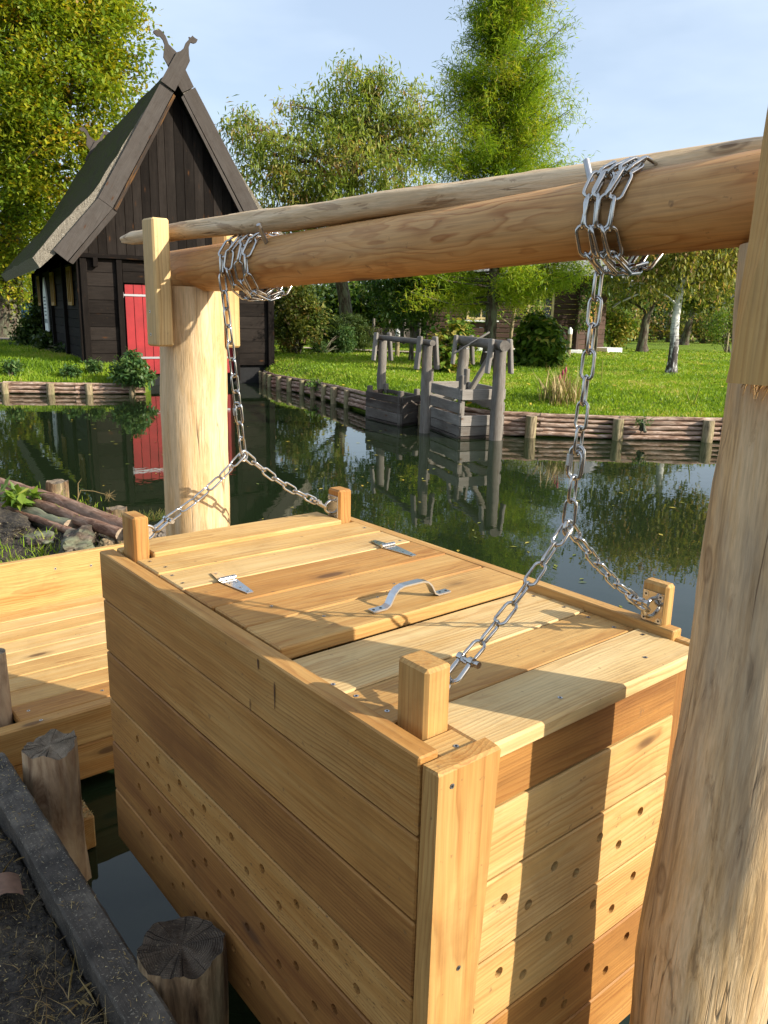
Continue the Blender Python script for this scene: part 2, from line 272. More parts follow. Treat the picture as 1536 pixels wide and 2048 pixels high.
# ------------------------------------------------------------------ mesh building
class MB:
    def __init__(s): s.v = []; s.f = []; s.g = []; s.p = []; s.sm = []; s.mi = []
    def add(s, verts, faces, gc=None, pv=(0.4, 0.5, 0), smooth=False, mi=0):
        o = len(s.v); s.v += [tuple(v) for v in verts]; s.f += [tuple(i + o for i in f) for f in faces]
        s.g += [tuple(q) for q in (gc if gc is not None else verts)]
        s.p += [tuple(pv)] * len(verts) if not (isinstance(pv, list)) else [tuple(q) for q in pv]
        s.sm += [smooth] * len(faces); s.mi += [mi] * len(faces)
    def box(s, c, size, axis=0, bevel=0.003, tone=0.4, rot=None, speck=0.0, mi=0, holes=None, jit=0.0):
        """chamfered timber; axis = grain direction"""
        h = [q / 2 for q in size]; b = min(bevel, min(h) * 0.45); V = []; F = []
        idx = {}
        for sx in (-1, 1):
            for sy in (-1, 1):
                for sz in (-1, 1):
                    for k in range(3):
                        q = [sx * (h[0] - b), sy * (h[1] - b), sz * (h[2] - b)]; q[k] = (sx, sy, sz)[k] * h[k]
                        idx[(sx, sy, sz, k)] = len(V); V.append(Vector(q))
        for k in range(3):
            u, w = [(1, 2), (2, 0), (0, 1)][k]
            for sg in (-1, 1):
                ring = []
                for a, c2 in ((-1, -1), (1, -1), (1, 1), (-1, 1)):
                    q = [0, 0, 0]; q[k] = sg; q[u] = a; q[w] = c2; ring.append(idx[(q[0], q[1], q[2], k)])
                F.append(ring if sg > 0 else ring[::-1])
        for k in range(3):
            u, w = [(1, 2), (2, 0), (0, 1)][k]
            for a in (-1, 1):
                for c2 in (-1, 1):
                    def I(sk, kk):
                        q = [0, 0, 0]; q[k] = sk; q[u] = a; q[w] = c2; return idx[(q[0], q[1], q[2], kk)]
                    q4 = [I(-1, u), I(1, u), I(1, w), I(-1, w)]
                    F.append(q4 if a * c2 > 0 else q4[::-1])
        for sx in (-1, 1):
            for sy in (-1, 1):
                for sz in (-1, 1):
                    q3 = [idx[(sx, sy, sz, k)] for k in range(3)]; F.append(q3 if sx * sy * sz > 0 else q3[::-1])
        if holes: V, F = drill(V, F, holes)
        al = random.uniform(-20, 20); pa = random.uniform(-0.10, 0.10); pb = random.choice((-1, 1)) * random.uniform(0.03, 0.08); rr = random.random()
        o = [(1, 2), (2, 0), (0, 1)][axis]
        thin, wide = (o[0], o[1]) if size[o[0]] < size[o[1]] else (o[1], o[0])
        gc = [(v[axis] + al, v[wide] + pa, v[thin] + pb) for v in V]
        if jit: rot = (rot or Matrix.Identity(3)) @ Matrix.Rotation(random.uniform(-jit, jit), 3, 'XYZ'[thin])
        if rot is not None: V = [rot @ v for v in V]
        c = Vector(c)
        s.add([v + c for v in V], F, gc, (tone, rr, speck), False, mi)
    def bar(s, a, b, w, h, tone=0.4, bevel=0.003, speck=0.0, mi=0, upv=(0, 0, 1)):
        a = Vector(a); b = Vector(b); x = (b - a).normalized(); u = Vector(upv); y = u.cross(x)
        if y.length < 1e-4: y = Vector((0, 1, 0)).cross(x)
        y.normalize(); z = x.cross(y)
        s.box((a + b) / 2, ((b - a).length, w, h), 0, bevel, tone, Matrix((x, y, z)).transposed(), speck, mi)
    def tube(s, pts, radii, seg=10, pv=(0.4, 0.5, 0), caps=True, bump=0.0, freq=6.0, facet=0.0, mi=0, capmi=None, smooth=True, pith=(0, 0), seed=0, s0=None):
        pts = [Vector(p) for p in pts]; V = []; Gc = []; F = []; n = len(pts); s0 = random.uniform(-30, 30) if s0 is None else s0; L = 0
        t0 = (pts[1] - pts[0]).normalized(); ref = Vector((0, 0, 1)) if abs(t0.z) < 0.9 else Vector((1, 0, 0))
        x = ref.cross(t0).normalized()
        for i, p in enumerate(pts):
            t = (pts[min(i + 1, n - 1)] - pts[max(i - 1, 0)]).normalized()
            x = (x - t * x.dot(t)).normalized(); y = t.cross(x)
            if i: L += (p - pts[i - 1]).length
            r0 = radii[i] if hasattr(radii, '__len__') else radii
            for k in range(seg):
                a = 2 * math.pi * k / seg; r = r0
                if bump: r += bump * noise.noise(Vector((math.cos(a) * 1.3 + seed, math.sin(a) * 1.3, L * freq)))
                if facet: r += facet * (round(2.2 * noise.noise(Vector((math.cos(a) * 1.1, math.sin(a) * 1.1 + seed * 3, L * 3.1)))) / 2.2)
                d = x * math.cos(a) + y * math.sin(a)
                V.append(p + d * r); Gc.append((s0 + L, math.cos(a) * r + pith[0], math.sin(a) * r + pith[1]))
        for i in range(n - 1):
            for k in range(seg):
                k2 = (k + 1) % seg; F.append((i * seg + k, i * seg + k2, (i + 1) * seg + k2, (i + 1) * seg + k))
        s.add(V, F, Gc, pv, smooth, mi)
        if caps:
            cm = mi if capmi is None else capmi
            for i, rev in ((0, True), (n - 1, False)):
                ring = V[i * seg:(i + 1) * seg]; gr = Gc[i * seg:(i + 1) * seg]
                s.add(ring, [tuple(range(seg))[::-1] if rev else tuple(range(seg))], gr, pv, False, cm)
    def leaves(s, V, Q, pvx):
        """numpy quads"""
        o = len(s.v); s.v += V.tolist(); s.f += (Q + o).tolist(); s.g += V.tolist(); s.p += [(float(q), 0.5, 0) for q in pvx]; s.sm += [False] * len(Q); s.mi += [0] * len(Q)
    def grid(s, P, smooth=True, pv=(0.4, 0.5, 0), mi=0):
        n = len(P); m = len(P[0]); V = [q for row in P for q in row]
        s.add(V, [(i * m + j, i * m + j + 1, (i + 1) * m + j + 1, (i + 1) * m + j) for i in range(n - 1) for j in range(m - 1)], None, pv, smooth, mi)
    def prism(s, poly, axis_u, axis_v, origin, depth_v, tone=0.4, mi=0, grain=None):
        """flat outline (u,v) extruded by the vector depth_v"""
        n = len(poly); o = Vector(origin); u = Vector(axis_u); v = Vector(axis_v); d = Vector(depth_v)
        A = [o + u * p[0] + v * p[1] for p in poly]; B = [a + d for a in A]
        gr = grain or (lambda p: (p[1], p[0], 0.05)); al = random.uniform(-9, 9)
        ga = [(gr(p)[0] + al, gr(p)[1], gr(p)[2]) for p in poly]; gb = [(q[0], q[1], q[2] + d.length) for q in ga]
        nn = Vector((0, 0, 0))
        for i in range(n): nn += (A[i] - A[0]).cross(A[(i + 1) % n] - A[0])
        fl = nn.dot(d) > 0
        f1 = tuple(range(n)); f2 = tuple(range(n, 2 * n))
        F = [f1[::-1], f2] if fl else [f1, f2[::-1]]
        for i in range(n):
            j = (i + 1) % n; q = (i, j, n + j, n + i); F.append(q if fl else q[::-1])
        s.add(A + B, F, ga + gb, (tone, random.random(), 0), False, mi)
    def build(s, name, mats, parent=None):
        me = bpy.data.meshes.new(name); base = wl(parent) if parent else Vector((0, 0, 0))
        co = np.array(s.v, dtype=np.float32) - np.array(base, dtype=np.float32)
        me.from_pydata(co.tolist(), [], s.f)
        a = me.attributes.new('gc', 'FLOAT_VECTOR', 'POINT'); a.data.foreach_set('vector', np.array(s.g, dtype=np.float32).ravel())
        a = me.attributes.new('pv', 'FLOAT_VECTOR', 'POINT'); a.data.foreach_set('vector', np.array(s.p, dtype=np.float32).ravel())
        me.polygons.foreach_set('use_smooth', s.sm); me.polygons.foreach_set('material_index', s.mi)
        for m in (mats if isinstance(mats, (list, tuple)) else [mats]): me.materials.append(m)
        me.update()
        o = bpy.data.objects.new(name, me); COL.objects.link(o)
        if parent: o.parent = parent
        return o

def wl(o):
    v = Vector((0, 0, 0))
    while o: v += o.location; o = o.parent
    return v
def drill(V, F, holes):
    """real drilled holes: list of (point, axis vector, radius)"""
    me = bpy.data.meshes.new('tmp'); me.from_pydata([tuple(v) for v in V], [], F); a = bpy.data.objects.new('tmp', me); COL.objects.link(a)
    bm = bmesh.new()
    for p, ax, r in holes:
        q = Vector(ax).to_track_quat('Z', 'Y').to_matrix().to_4x4()
        bmesh.ops.create_cone(bm, cap_ends=True, segments=18, radius1=r, radius2=r, depth=0.3, matrix=Matrix.Translation(Vector(p)) @ q)
    mc = bpy.data.meshes.new('tmpc'); bm.to_mesh(mc); bm.free(); c = bpy.data.objects.new('tmpc', mc); COL.objects.link(c)
    md = a.modifiers.new('b', 'BOOLEAN'); md.operation = 'DIFFERENCE'; md.object = c; md.solver = 'EXACT'
    dg = bpy.context.evaluated_depsgraph_get(); dg.update(); ev = a.evaluated_get(dg).to_mesh()
    V2 = [Vector(v.co) for v in ev.vertices]; F2 = [tuple(p.vertices) for p in ev.polygons]
    a.evaluated_get(dg).to_mesh_clear()
    bpy.data.objects.remove(a); bpy.data.objects.remove(c); bpy.data.meshes.remove(me); bpy.data.meshes.remove(mc)
    return V2, F2
def tag(o, label, cat, group=None):
    o['label'] = label; o['category'] = cat
    if group: o['group'] = group
    return o
def thing(name, label, cat, loc, group=None):
    o = bpy.data.objects.new(name, None); COL.objects.link(o); o.location = loc; o.empty_display_size = 0.1
    return tag(o, label, cat, group)
def kind(o, k): o['kind'] = k; return o
def lerp(a, b, t): return a + (b - a) * t
def line(a, b, n, wob=0.0, seed=0):
    a = Vector(a); b = Vector(b); out = []
    for i in range(n):
        t = i / (n - 1); p = a.lerp(b, t)
        if wob: p = p + Vector((noise.noise(Vector((t * 3, seed, 1))), noise.noise(Vector((t * 3, seed, 5))), noise.noise(Vector((t * 3, seed, 9))))) * wob
        out.append(p)
    return out

# ------------------------------------------------------------------ far bank: placed by image pixels, then scaled about the camera, lowering its water level
WZ, FS = -0.303, 1.158
FAR_SKIP = set()
def scale_about_camera(objs):
    for o in objs:
        if o.type == 'EMPTY': o.location = Vector((o.location.x * FS, o.location.y * FS, o.location.z * FS + WZ))
        elif o.type == 'MESH':
            if o.name.split('.')[0] == 'link':
                mm_ = o.matrix_local.copy(); t_ = mm_.to_translation() * FS; o.matrix_local = Matrix.Translation(t_) @ (mm_.to_3x3() * FS).to_4x4(); continue
            me = o.data; co = np.empty(len(me.vertices) * 3, np.float32); me.vertices.foreach_get('co', co); co *= FS
            if o.parent is None: co.reshape(-1, 3)[:, 2] += WZ
            me.vertices.foreach_set('co', co); me.update()
            if o.location.length > 0: o.location = o.location * FS
def new_since(mark): return [o for o in COL.objects if o not in mark]

# ------------------------------------------------------------------ water and ground
MARK = set(COL.objects)
mb = MB(); s = 200
mb.add([G(-s, -40, 0), G(s, -40, 0), G(s, 220, 0), G(-s, 220, 0)], [(0, 1, 2, 3)])
kind(mb.build('water', M['water']), 'structure')
mb = MB(); mb.add([G(-s, -40, -1.2), G(s, -40, -1.2), G(s, 240, -1.2), G(-s, 240, -1.2)], [(0, 1, 2, 3)])
kind(mb.build('canal_bed', M['soil']), 'structure')

RB = [(-3.75, 23.6, .36), (-3.0, 21.5, .36), (-1.85, 19.5, .38), (-0.95, 17.5, .40), (-0.3, 15.9, .42), (0.9, 14.4, .42), (1.9, 13.35, .40), (2.6, 13.25, .40), (3.9, 13.2, .39), (5.6, 13.2, .40), (9, 13.1, .4), (15, 12.6, .4), (24, 11, .4), (45, 8, .4)]
LB = [(-40, 14.5, .27), (-22, 16.6, .27), (-14, 17.6, .27), (-10.5, 18.2, .27), (-8.8, 18.45, .26), (-7.2, 18.6, .26), (-5.75, 18.95, .26), (-5.9, 20.0, .3), (-6.7, 21.05, .4)]
def resample(B, step):
    out = []
    for (a, b) in zip(B[:-1], B[1:]):
        n = max(1, int(math.hypot(b[0] - a[0], b[1] - a[1]) / step))
        for i in range(n): t = i / n; out.append(tuple(lerp(a[k], b[k], t) for k in range(3)))
    out.append(B[-1]); return out
def lawn_z(R, D, edge_z, dist):
    t = min(1, dist / 2.6); t = t * t * (3 - 2 * t)
    return lerp(edge_z, 0.60, t) + 0.05 * noise.noise(Vector((R * 0.5, D * 0.5, 0))) * min(1, dist) + 0.02 * noise.noise(Vector((R * 2.3, D * 2.3, 3))) - 0.02
LAWNS = []
def make_lawn(name, B, far):
    S = resample(B, 0.3); n = len(S); rows = [0, .06, .15, .3, .5, .75, 1.05, 1.4, 1.8, 2.3, 2.9, 3.6, 4.5, 5.6, 7, 9, 12, 16, 21, 28, 38, 52, 75, 110]
    P = []
    for i, (R, D, z) in enumerate(S):
        fR, fD = far(i / (n - 1)); L = math.hypot(fR - R, fD - D); ux, uy = (fR - R) / L, (fD - D) / L
        P.append([G(R, D, -0.6)] + [G(R + ux * q, D + uy * q, lawn_z(R + ux * q, D + uy * q, z, q)) for q in rows])
    m = MB(); m.grid(P); o = m.build(name, M['lawn']); kind(o, 'structure')
    LAWNS.append(P)
make_lawn('lawn', RB, lambda t: (lerp(-34, 150, t), lerp(110, 60, t)))
make_lawn('lawn', LB, lambda t: (lerp(-150, -36, t), lerp(70, 110, t)))

def blades(name, spots, hmin, hmax, wid, mat=M['blade'], tone=(0.1, 0.9), lean=0.5, segs=False):
    """spots: array (n,3); one tapering blade each"""
    P = np.array(spots, dtype=np.float32); n = len(P)
    a = RNG.uniform(0, 2 * np.pi, n); h = RNG.uniform(hmin, hmax, n) * RNG.uniform(0.6, 1, n)
    w = (wid if np.isscalar(wid) else np.array(wid)) * RNG.uniform(0.7, 1.3, n)
    dx = np.stack([np.cos(a), np.sin(a), np.zeros(n)], 1); le = RNG.uniform(0, 2 * np.pi, n); lm = RNG.uniform(0, lean, n) * h
    tip = P + np.stack([np.cos(le) * lm, np.sin(le) * lm, h], 1); mid = P + np.stack([np.cos(le) * lm * .3, np.sin(le) * lm * .3, h * .55], 1)
    V = np.empty((n, 5, 3), np.float32)
    V[:, 0] = P - dx * w[:, None] / 2; V[:, 1] = P + dx * w[:, None] / 2; V[:, 2] = mid + dx * w[:, None] * .4; V[:, 3] = tip; V[:, 4] = mid - dx * w[:, None] * .4
    b = np.arange(n)[:, None] * 5
    F = (b + np.array([[0, 1, 2, 3, 4]])); tv_ = RNG.uniform(*tone, n) + (np.array([noise.noise(Vector((q[0] * .45, q[1] * .45, 7))) * .55 + noise.noise(Vector((q[0] * 2.2, q[1] * 2.2, 3))) * .35 for q in spots]) if n > 5000 else 0); t = np.repeat(np.clip(tv_, 0, 1), 5)
    m = MB(); m.leaves(V.reshape(-1, 3), F, t); return m.build(name, mat)
def lawn_spots(P, dens, dmax, rmax):
    out = []; wds = []
    for i in range(len(P) - 1):
        for j in range(1, len(P[0]) - 1):
            a, b, c, d = P[i][j], P[i][j + 1], P[i + 1][j + 1], P[i + 1][j]
            ctr = (a + b + c + d) / 4; D = ctr.dot(FWH); R = ctr.dot(RT)
            if D > dmax or D < 9 or abs(R) > rmax(D): continue
            ar = ((b - a).cross(d - a)).length; cnt = ar * dens(D, j)
            k = int(cnt) + (random.random() < cnt % 1)
            for _ in range(k):
                u, v = random.random(), random.random(); out.append(a * (1 - u) * (1 - v) + b * u * (1 - v) + c * u * v + d * (1 - u) * v); wds.append(0.006 + 0.0010 * D)
    return out, wds
sp, ww = lawn_spots(LAWNS[0], lambda D, j: (900 if D < 20 else 260 if D < 28 else 90) * (1.6 if j < 4 else 1), 42, lambda D: D * 0.55 + 1)
kind(blades('lawn_grass', sp, 0.03, 0.09, ww, lean=1.2), 'stuff')
sp, ww = lawn_spots(LAWNS[1], lambda D, j: (750 if D < 24 else 150), 34, lambda D: D * 0.56 + 1)
kind(blades('bank_grass', sp, 0.06, 0.16, ww, lean=0.8), 'stuff')

scale_about_camera(new_since(MARK))
# near bank: black humus round the new walkway
def soil_z(x, y):
    n = 0.05 * noise.noise(Vector((x * 2.3, y * 2.3, 0))) + 0.025 * noise.noise(Vector((x * 9, y * 9, 4))) + 0.012 * noise.noise(Vector((x * 26, y * 26, 8)))
    if y > 4.9:                                                     # mound beyond the walkway
        e = min(1.0, max(0, (2.54 + 0.12 * noise.noise(Vector((y * 1.2, 3, 3))) - x) / 0.5)); f = min(1, max(0, (8.5 - y + 0.3 * noise.noise(Vector((x * 2, 1, 7)))) / 1.2)); q = min(e, f)
        return lerp(-0.6, 0.28 + n * 1.4 + 0.08 * noise.noise(Vector((x * 0.9, y * 0.9, 11))), q * q * (3 - 2 * q)) - 0.05 * max(0, (y - 6.3))
    return (0.165 + n) if x < 0.55 else -0.6
mb = MB(); xs = np.concatenate([np.arange(-9, -0.6, 0.4), np.arange(-0.6, 0.52, 0.02), [0.528, 0.532, 0.56]]); ys = np.concatenate([np.arange(-9, 0.5, 0.4), np.arange(0.5, 3.36, 0.02), [3.42]])
mb.grid([[Vector((x, y, soil_z(x, y) - (0.06 if x > 0.525 else 0))) for y in ys] for x in xs][::-1]); kind(mb.build('soil_bank', M['soil']), 'structure')
mb = MB(); xs = np.concatenate([np.arange(-9, -0.2, 0.4), np.arange(-0.2, 3.2, 0.045)]); ys = np.concatenate([[4.995], np.arange(5.02, 10.0, 0.045)])
mb.grid([[Vector((x, y, soil_z(x, y))) for y in ys] for x in xs][::-1]); kind(mb.build('soil_mound', M['soil']), 'structure')

# ------------------------------------------------------------------ the new fish box
BX0, BX1, BY0, BY1, TOP = 0.85, 1.79, 0.915, 2.47, 1.15
box = thing('fish_box', 'large new timber fish box with hinged lid and drilled planks in the foreground', 'fish box', (1.32, 1.69, 0.05))
def screw(mb, x, y, z, nrm='z', r=0.0055, mi=1):
    for rr, dz, m2 in ((r, 0.0012, mi), (r * 0.45, 0.002, mi + 1)):
        V = []
        for k in range(8):
            a = k * math.pi / 4; c, s_ = math.cos(a) * rr, math.sin(a) * rr
            V.append((x + c, y + s_, z + dz) if nrm == 'z' else ((x + c, y - dz, z + s_) if nrm == 'y' else (x - dz, y + c, z + s_)))
        mb.add(V, [tuple(range(8)) if nrm == 'z' else tuple(range(8)) if nrm == 'y' else tuple(range(8))[::-1]], None, (0.4, 0.5, 0), False, m2)
SCREWM = [M['timber'], M['brushed'], M['black']]
sz = [1.15, 0.985, 0.803, 0.632, 0.473, 0.290, 0.095]
ltone = [0.53, 0.59, 0.78, 0.53, 0.86, 0.80]; lspk = [0.05, 0.08, 0.1, 0.75, 0.15, 0.1]  # per-plank wood tones, deepened overall to paint in this side's shade
mb = MB(); cy = (BY0 + BY1) / 2; LY = BY1 - BY0
for i in range(6):
    z1, z0 = sz[i] - 0.0015, sz[i + 1] + 0.0045; holes = None; zc = (z0 + z1) / 2
    if i in (3, 4, 5):
        hz = {3: (0.580, 0.525), 4: (0.411, 0.358), 5: (0.235, 0.185)}[i]
        holes = [(Vector((0, 2.243 - 0.0768 * k - (cy + 0.002), hz[k % 2] - zc)), (1, 0, 0), 0.0122) for k in range(16 if i < 5 else 14)]
    mb.box((BX0 + 0.024 + random.uniform(-.002, .002), cy + 0.002, zc), (0.048, LY - 0.006, z1 - z0), 1, 0.0035, ltone[i], None, lspk[i], 0, holes)
# mineral stains and a shake on the left wall: thin sunken dark strips
for (y, z, l, w_) in ((1.40, 1.075, 0.070, 0.005), (1.51, 1.005, 0.035, 0.003), (1.47, 1.125, 0.028, 0.007)):
    V = []
    for k in range(10):
        a = k * math.pi / 5; V.append((BX0 - 0.0028, y + math.cos(a) * w_ / 2 * (1 + 0.3 * math.sin(3 * a)) + 0.1 * math.sin(a) * w_, z + math.sin(a) * l / 2))
    mb.add(V, [tuple(range(10))[::-1]], None, (0.5, 0.5, 0), False, 1)
stain = plain('dark_grain_stain', (0.085, 0.04, 0.016), 0.7, 0.5, 30)
mb.build('side_wall', [M['timber'], stain], box)
mb = MB()
for i in range(6):
    z1, z0 = sz[i] - 0.0015, sz[i + 1] + 0.0045
    mb.box((BX1 - 0.02, cy + 0.03, (z0 + z1) / 2), (0.04, LY - 0.06, z1 - z0), 1, 0.003, [0.45, .6, .5, .55, .6, .6][i])
mb.build('side_wall', M['timber'], box)
fz = [1.088, 0.966, 0.801, 0.609, 0.437, 0.258, 0.09]; ft = [0.76, 0.28, 0.30, 0.36, 0.66, 0.60]
mb = MB()
for i in range(6):
    z1, z0 = fz[i] - 0.002, fz[i + 1] + 0.004; zc = (z0 + z1) / 2; xc = 1.2925; holes = None
    if i in (2, 3, 4):
        hz = {2: (0.738, 0.682), 3: (0.556, 0.502), 4: (0.376, 0.320)}[i]
        holes = [(Vector((1.095 + 0.0815 * k - xc, 0, hz[k % 2] - zc)), (0, 1, 0), 0.0122) for k in range(-1, 7)]
    mb.box((xc + random.uniform(-.003, .003), BY0 + 0.022, zc), (0.785 + random.uniform(-.006, .01), 0.044, z1 - z0), 0, 0.0035, ft[i], None, 0.05, 0, holes)
mb.build('end_wall', M['timber'], box)
mb = MB()
for i in range(6):
    z1, z0 = sz[i] - 0.005, sz[i + 1] + 0.003
    mb.box((1.32, BY1 - 0.022, (z0 + z1) / 2), (0.83, 0.04, z1 - z0), 0, 0.003, 0.5)
mb.build('end_wall', M['timber'], box)
mb = MB(); mb.box((1.32, cy, 0.10), (0.84, LY - 0.12, 0.03), 1, 0.003, 0.6); mb.build('floor_panel', M['timber'], box)
# tapering corner board with its end grain up
mb = MB()
def taper(x0t, x1t, x0b, x1b, y0, y1, zt, zb, b=0.006, tone=0.50):
    V = []; gc = []
    for (z, x0, x1, ins) in ((zb, x0b, x1b, 0), (zt - b, x0t, x1t, 0), (zt, x0t, x1t, b)):
        for (x, y) in ((x0 + ins * .5, y0 + ins), (x1 - ins * .5, y0 + ins), (x1, y1), (x0, y1)):
            V.append(Vector((x, y, z))); gc.append((z + 3, x - 0.93, y - 1.08))
    F = [(3, 2, 1, 0), (8, 9, 10, 11)]
    for r in range(2):
        for k in range(4): F.append((r * 4 + k, r * 4 + (k + 1) % 4, r * 4 + 4 + (k + 1) % 4, r * 4 + 4 + k))
    mb.add(V, F, gc, (tone, 0.4, 0))
taper(0.852, 1.008, 0.846, 0.946, 0.872, 0.9125, 1.139, 0.08)
screw(mb, 0.885, 0.872, 1.105, 'y'); screw(mb, 0.925, 0.872, 0.70, 'y'); screw(mb, 0.90, 0.872, 0.40, 'y')
mb.build('corner_board', SCREWM, box)
mb = MB(); mb.box((1.735, 0.955, 0.6), (0.055, 0.04, 1.0), 2, 0.003, 0.85); mb.build('corner_board', M['timber'], box)
# top boards
FT = 1.126
def topboard(x0, x1, y0, y1, zt, th, tone, scr=(), bev=0.004, speck=0.0):
    m = MB(); m.box(((x0 + x1) / 2, (y0 + y1) / 2, zt - th / 2), (x1 - x0, y1 - y0, th), 0, bev, tone, None, speck)
    for (x, y) in scr: screw(m, x, y, zt)
    return m
m = topboard(0.997, 1.752, 0.897, 1.0775, FT, 0.038, 0.06, ((1.60, 0.955), (1.27, 0.945), (1.72, 1.04)), 0.006); m.build('top_board', SCREWM, box)
m = topboard(0.908, 1.748, 1.083, 1.238, FT - 0.004, 0.03, 0.46, ((0.945, 1.125), (0.935, 1.215), (1.71, 1.12), (1.715, 1.205)), 0.003); m.build('top_board', SCREWM, box)
m = topboard(0.900, 1.750, 1.242, 1.445, FT - 0.002, 0.03, 0.12, ((0.925, 1.285), (0.915, 1.40), (1.72, 1.29), (1.72, 1.40)), 0.003); m.build('top_board', SCREWM, box)
m = topboard(0.9065, 0.9945, 0.917, 0.988, FT + 0.002, 0.034, 0.22, ((0.955, 0.935),), 0.003); m.build('filler_block', SCREWM, box)
m = topboard(1.762, 1.79, 0.917, 1.004, FT + 0.002, 0.034, 0.22, ((1.776, 0.935),), 0.003); m.build('filler_block', SCREWM, box)
m = topboard(0.903, 1.747, 1.974, 2.132, TOP, 0.032, 0.16, ((0.925, 2.02), (0.93, 2.10), (1.72, 2.0))); m.build('top_board', SCREWM, box)
m = topboard(0.903, 1.747, 2.137, 2.297, TOP + 0.002, 0.032, 0.30, ((0.945, 2.18), (0.93, 2.26), (1.72, 2.2))); m.build('top_board', SCREWM, box)
m = topboard(0.962, 1.693, 2.302, 2.463, TOP + 0.014, 0.034, 0.27, ()); m.build('top_board', SCREWM, box)
m = topboard(0.903, 0.960, 2.42, 2.463, TOP + 0.002, 0.032, 0.35, ()); m.build('filler_block', SCREWM, box)
# lid
lidm = MB()
for (y0, y1, tn) in ((1.797, 1.969, 0.58), (1.628, 1.792, 0.50), (1.462, 1.623, 0.44)):
    lidm.box((1.324, (y0 + y1) / 2, TOP - 0.017), (0.842 + random.uniform(-.008, .004), y1 - y0, 0.036), 0, 0.004, tn, None, 0, 0, None, 0.001)
for (x, y) in ((1.03, 1.71), (1.36, 1.62), (1.41, 1.66), (1.30, 1.60), (1.10, 1.57)): screw(lidm, x, y, TOP + 0.001, r=0.004)
lid = lidm.build('lid', SCREWM, box)
for hx in (1.035, 1.636):
    h = MB(); z = TOP + 0.0035
    pts = [(-0.026, 1.955), (-0.010, 1.83), (0.010, 1.83), (0.026, 1.955)]
    h.prism(pts, (1, 0, 0), (0, 1, 0), (hx, 0, TOP + 0.002), (0, 0, 0.003))
    pts = [(-0.023, 1.972), (0.023, 1.972), (0.010, 2.045), (-0.010, 2.045)]
    h.prism(pts, (1, 0, 0), (0, 1, 0), (hx, 0, TOP + 0.002), (0, 0, 0.003))
    for k in range(5): h.tube([(hx - 0.028 + k * 0.0112, 1.9635, TOP + 0.008), (hx - 0.0178 + k * 0.0112, 1.9635, TOP + 0.008)], 0.0075, 12)
    for (dx, y) in ((0, 1.845), (0.0, 1.885), (-0.012, 1.93), (0.012, 1.93), (0, 2.03), (0, 1.99)):
        V = [(hx + dx + 0.0045 * math.cos(k * math.pi / 4), y + 0.0045 * math.sin(k * math.pi / 4), TOP + 0.0058) for k in range(8)]; h.add(V, [tuple(range(8))], None, (0.4, 0.5, 0), False, 1)
    h.build('hinge', [M['steel'], M['brushed']], lid)
h = MB(); prof = [(1.213, 0.003), (1.258, 0.003), (1.272, 0.010), (1.287, 0.036), (1.300, 0.048), (1.318, 0.053), (1.384, 0.053), (1.402, 0.048), (1.415, 0.036), (1.430, 0.010), (1.444, 0.003), (1.489, 0.003)]
P = [[Vector((x, 1.519 - 0.0125 + 0.025 * j, TOP + z)) for j in (0, 1)] for x, z in prof]; Pt = []
n = len(prof)
for i in range(n):
    t = (Vector((prof[min(i + 1, n - 1)][0], 0, prof[min(i + 1, n - 1)][1])) - Vector((prof[max(i - 1, 0)][0], 0, prof[max(i - 1, 0)][1]))).normalized(); nn = Vector((-t.z, 0, t.x)) * 0.0045
    a, b = P[i]; Pt.append([a, b, b + nn, a + nn])
V = [q for r_ in Pt for q in r_]; F = [(0, 1, 2, 3), tuple(4 * (n - 1) + k for k in (3, 2, 1, 0))]
for i in range(n - 1):
    for k in range(4): F.append((4 * i + k, 4 * i + 4 + k, 4 * i + 4 + (k + 1) % 4, 4 * i + (k + 1) % 4))
h.add(V, F)
for x in (1.222, 1.245, 1.457, 1.480):
    V = [(x + 0.0038 * math.cos(k * math.pi / 4), 1.519 + 0.0038 * math.sin(k * math.pi / 4), TOP + 0.0083) for k in range(8)]; h.add(V, [tuple(range(8))], None, (0.4, 0.5, 0), False, 1)
h.build('handle', [M['brushed'], M['black']], lid)
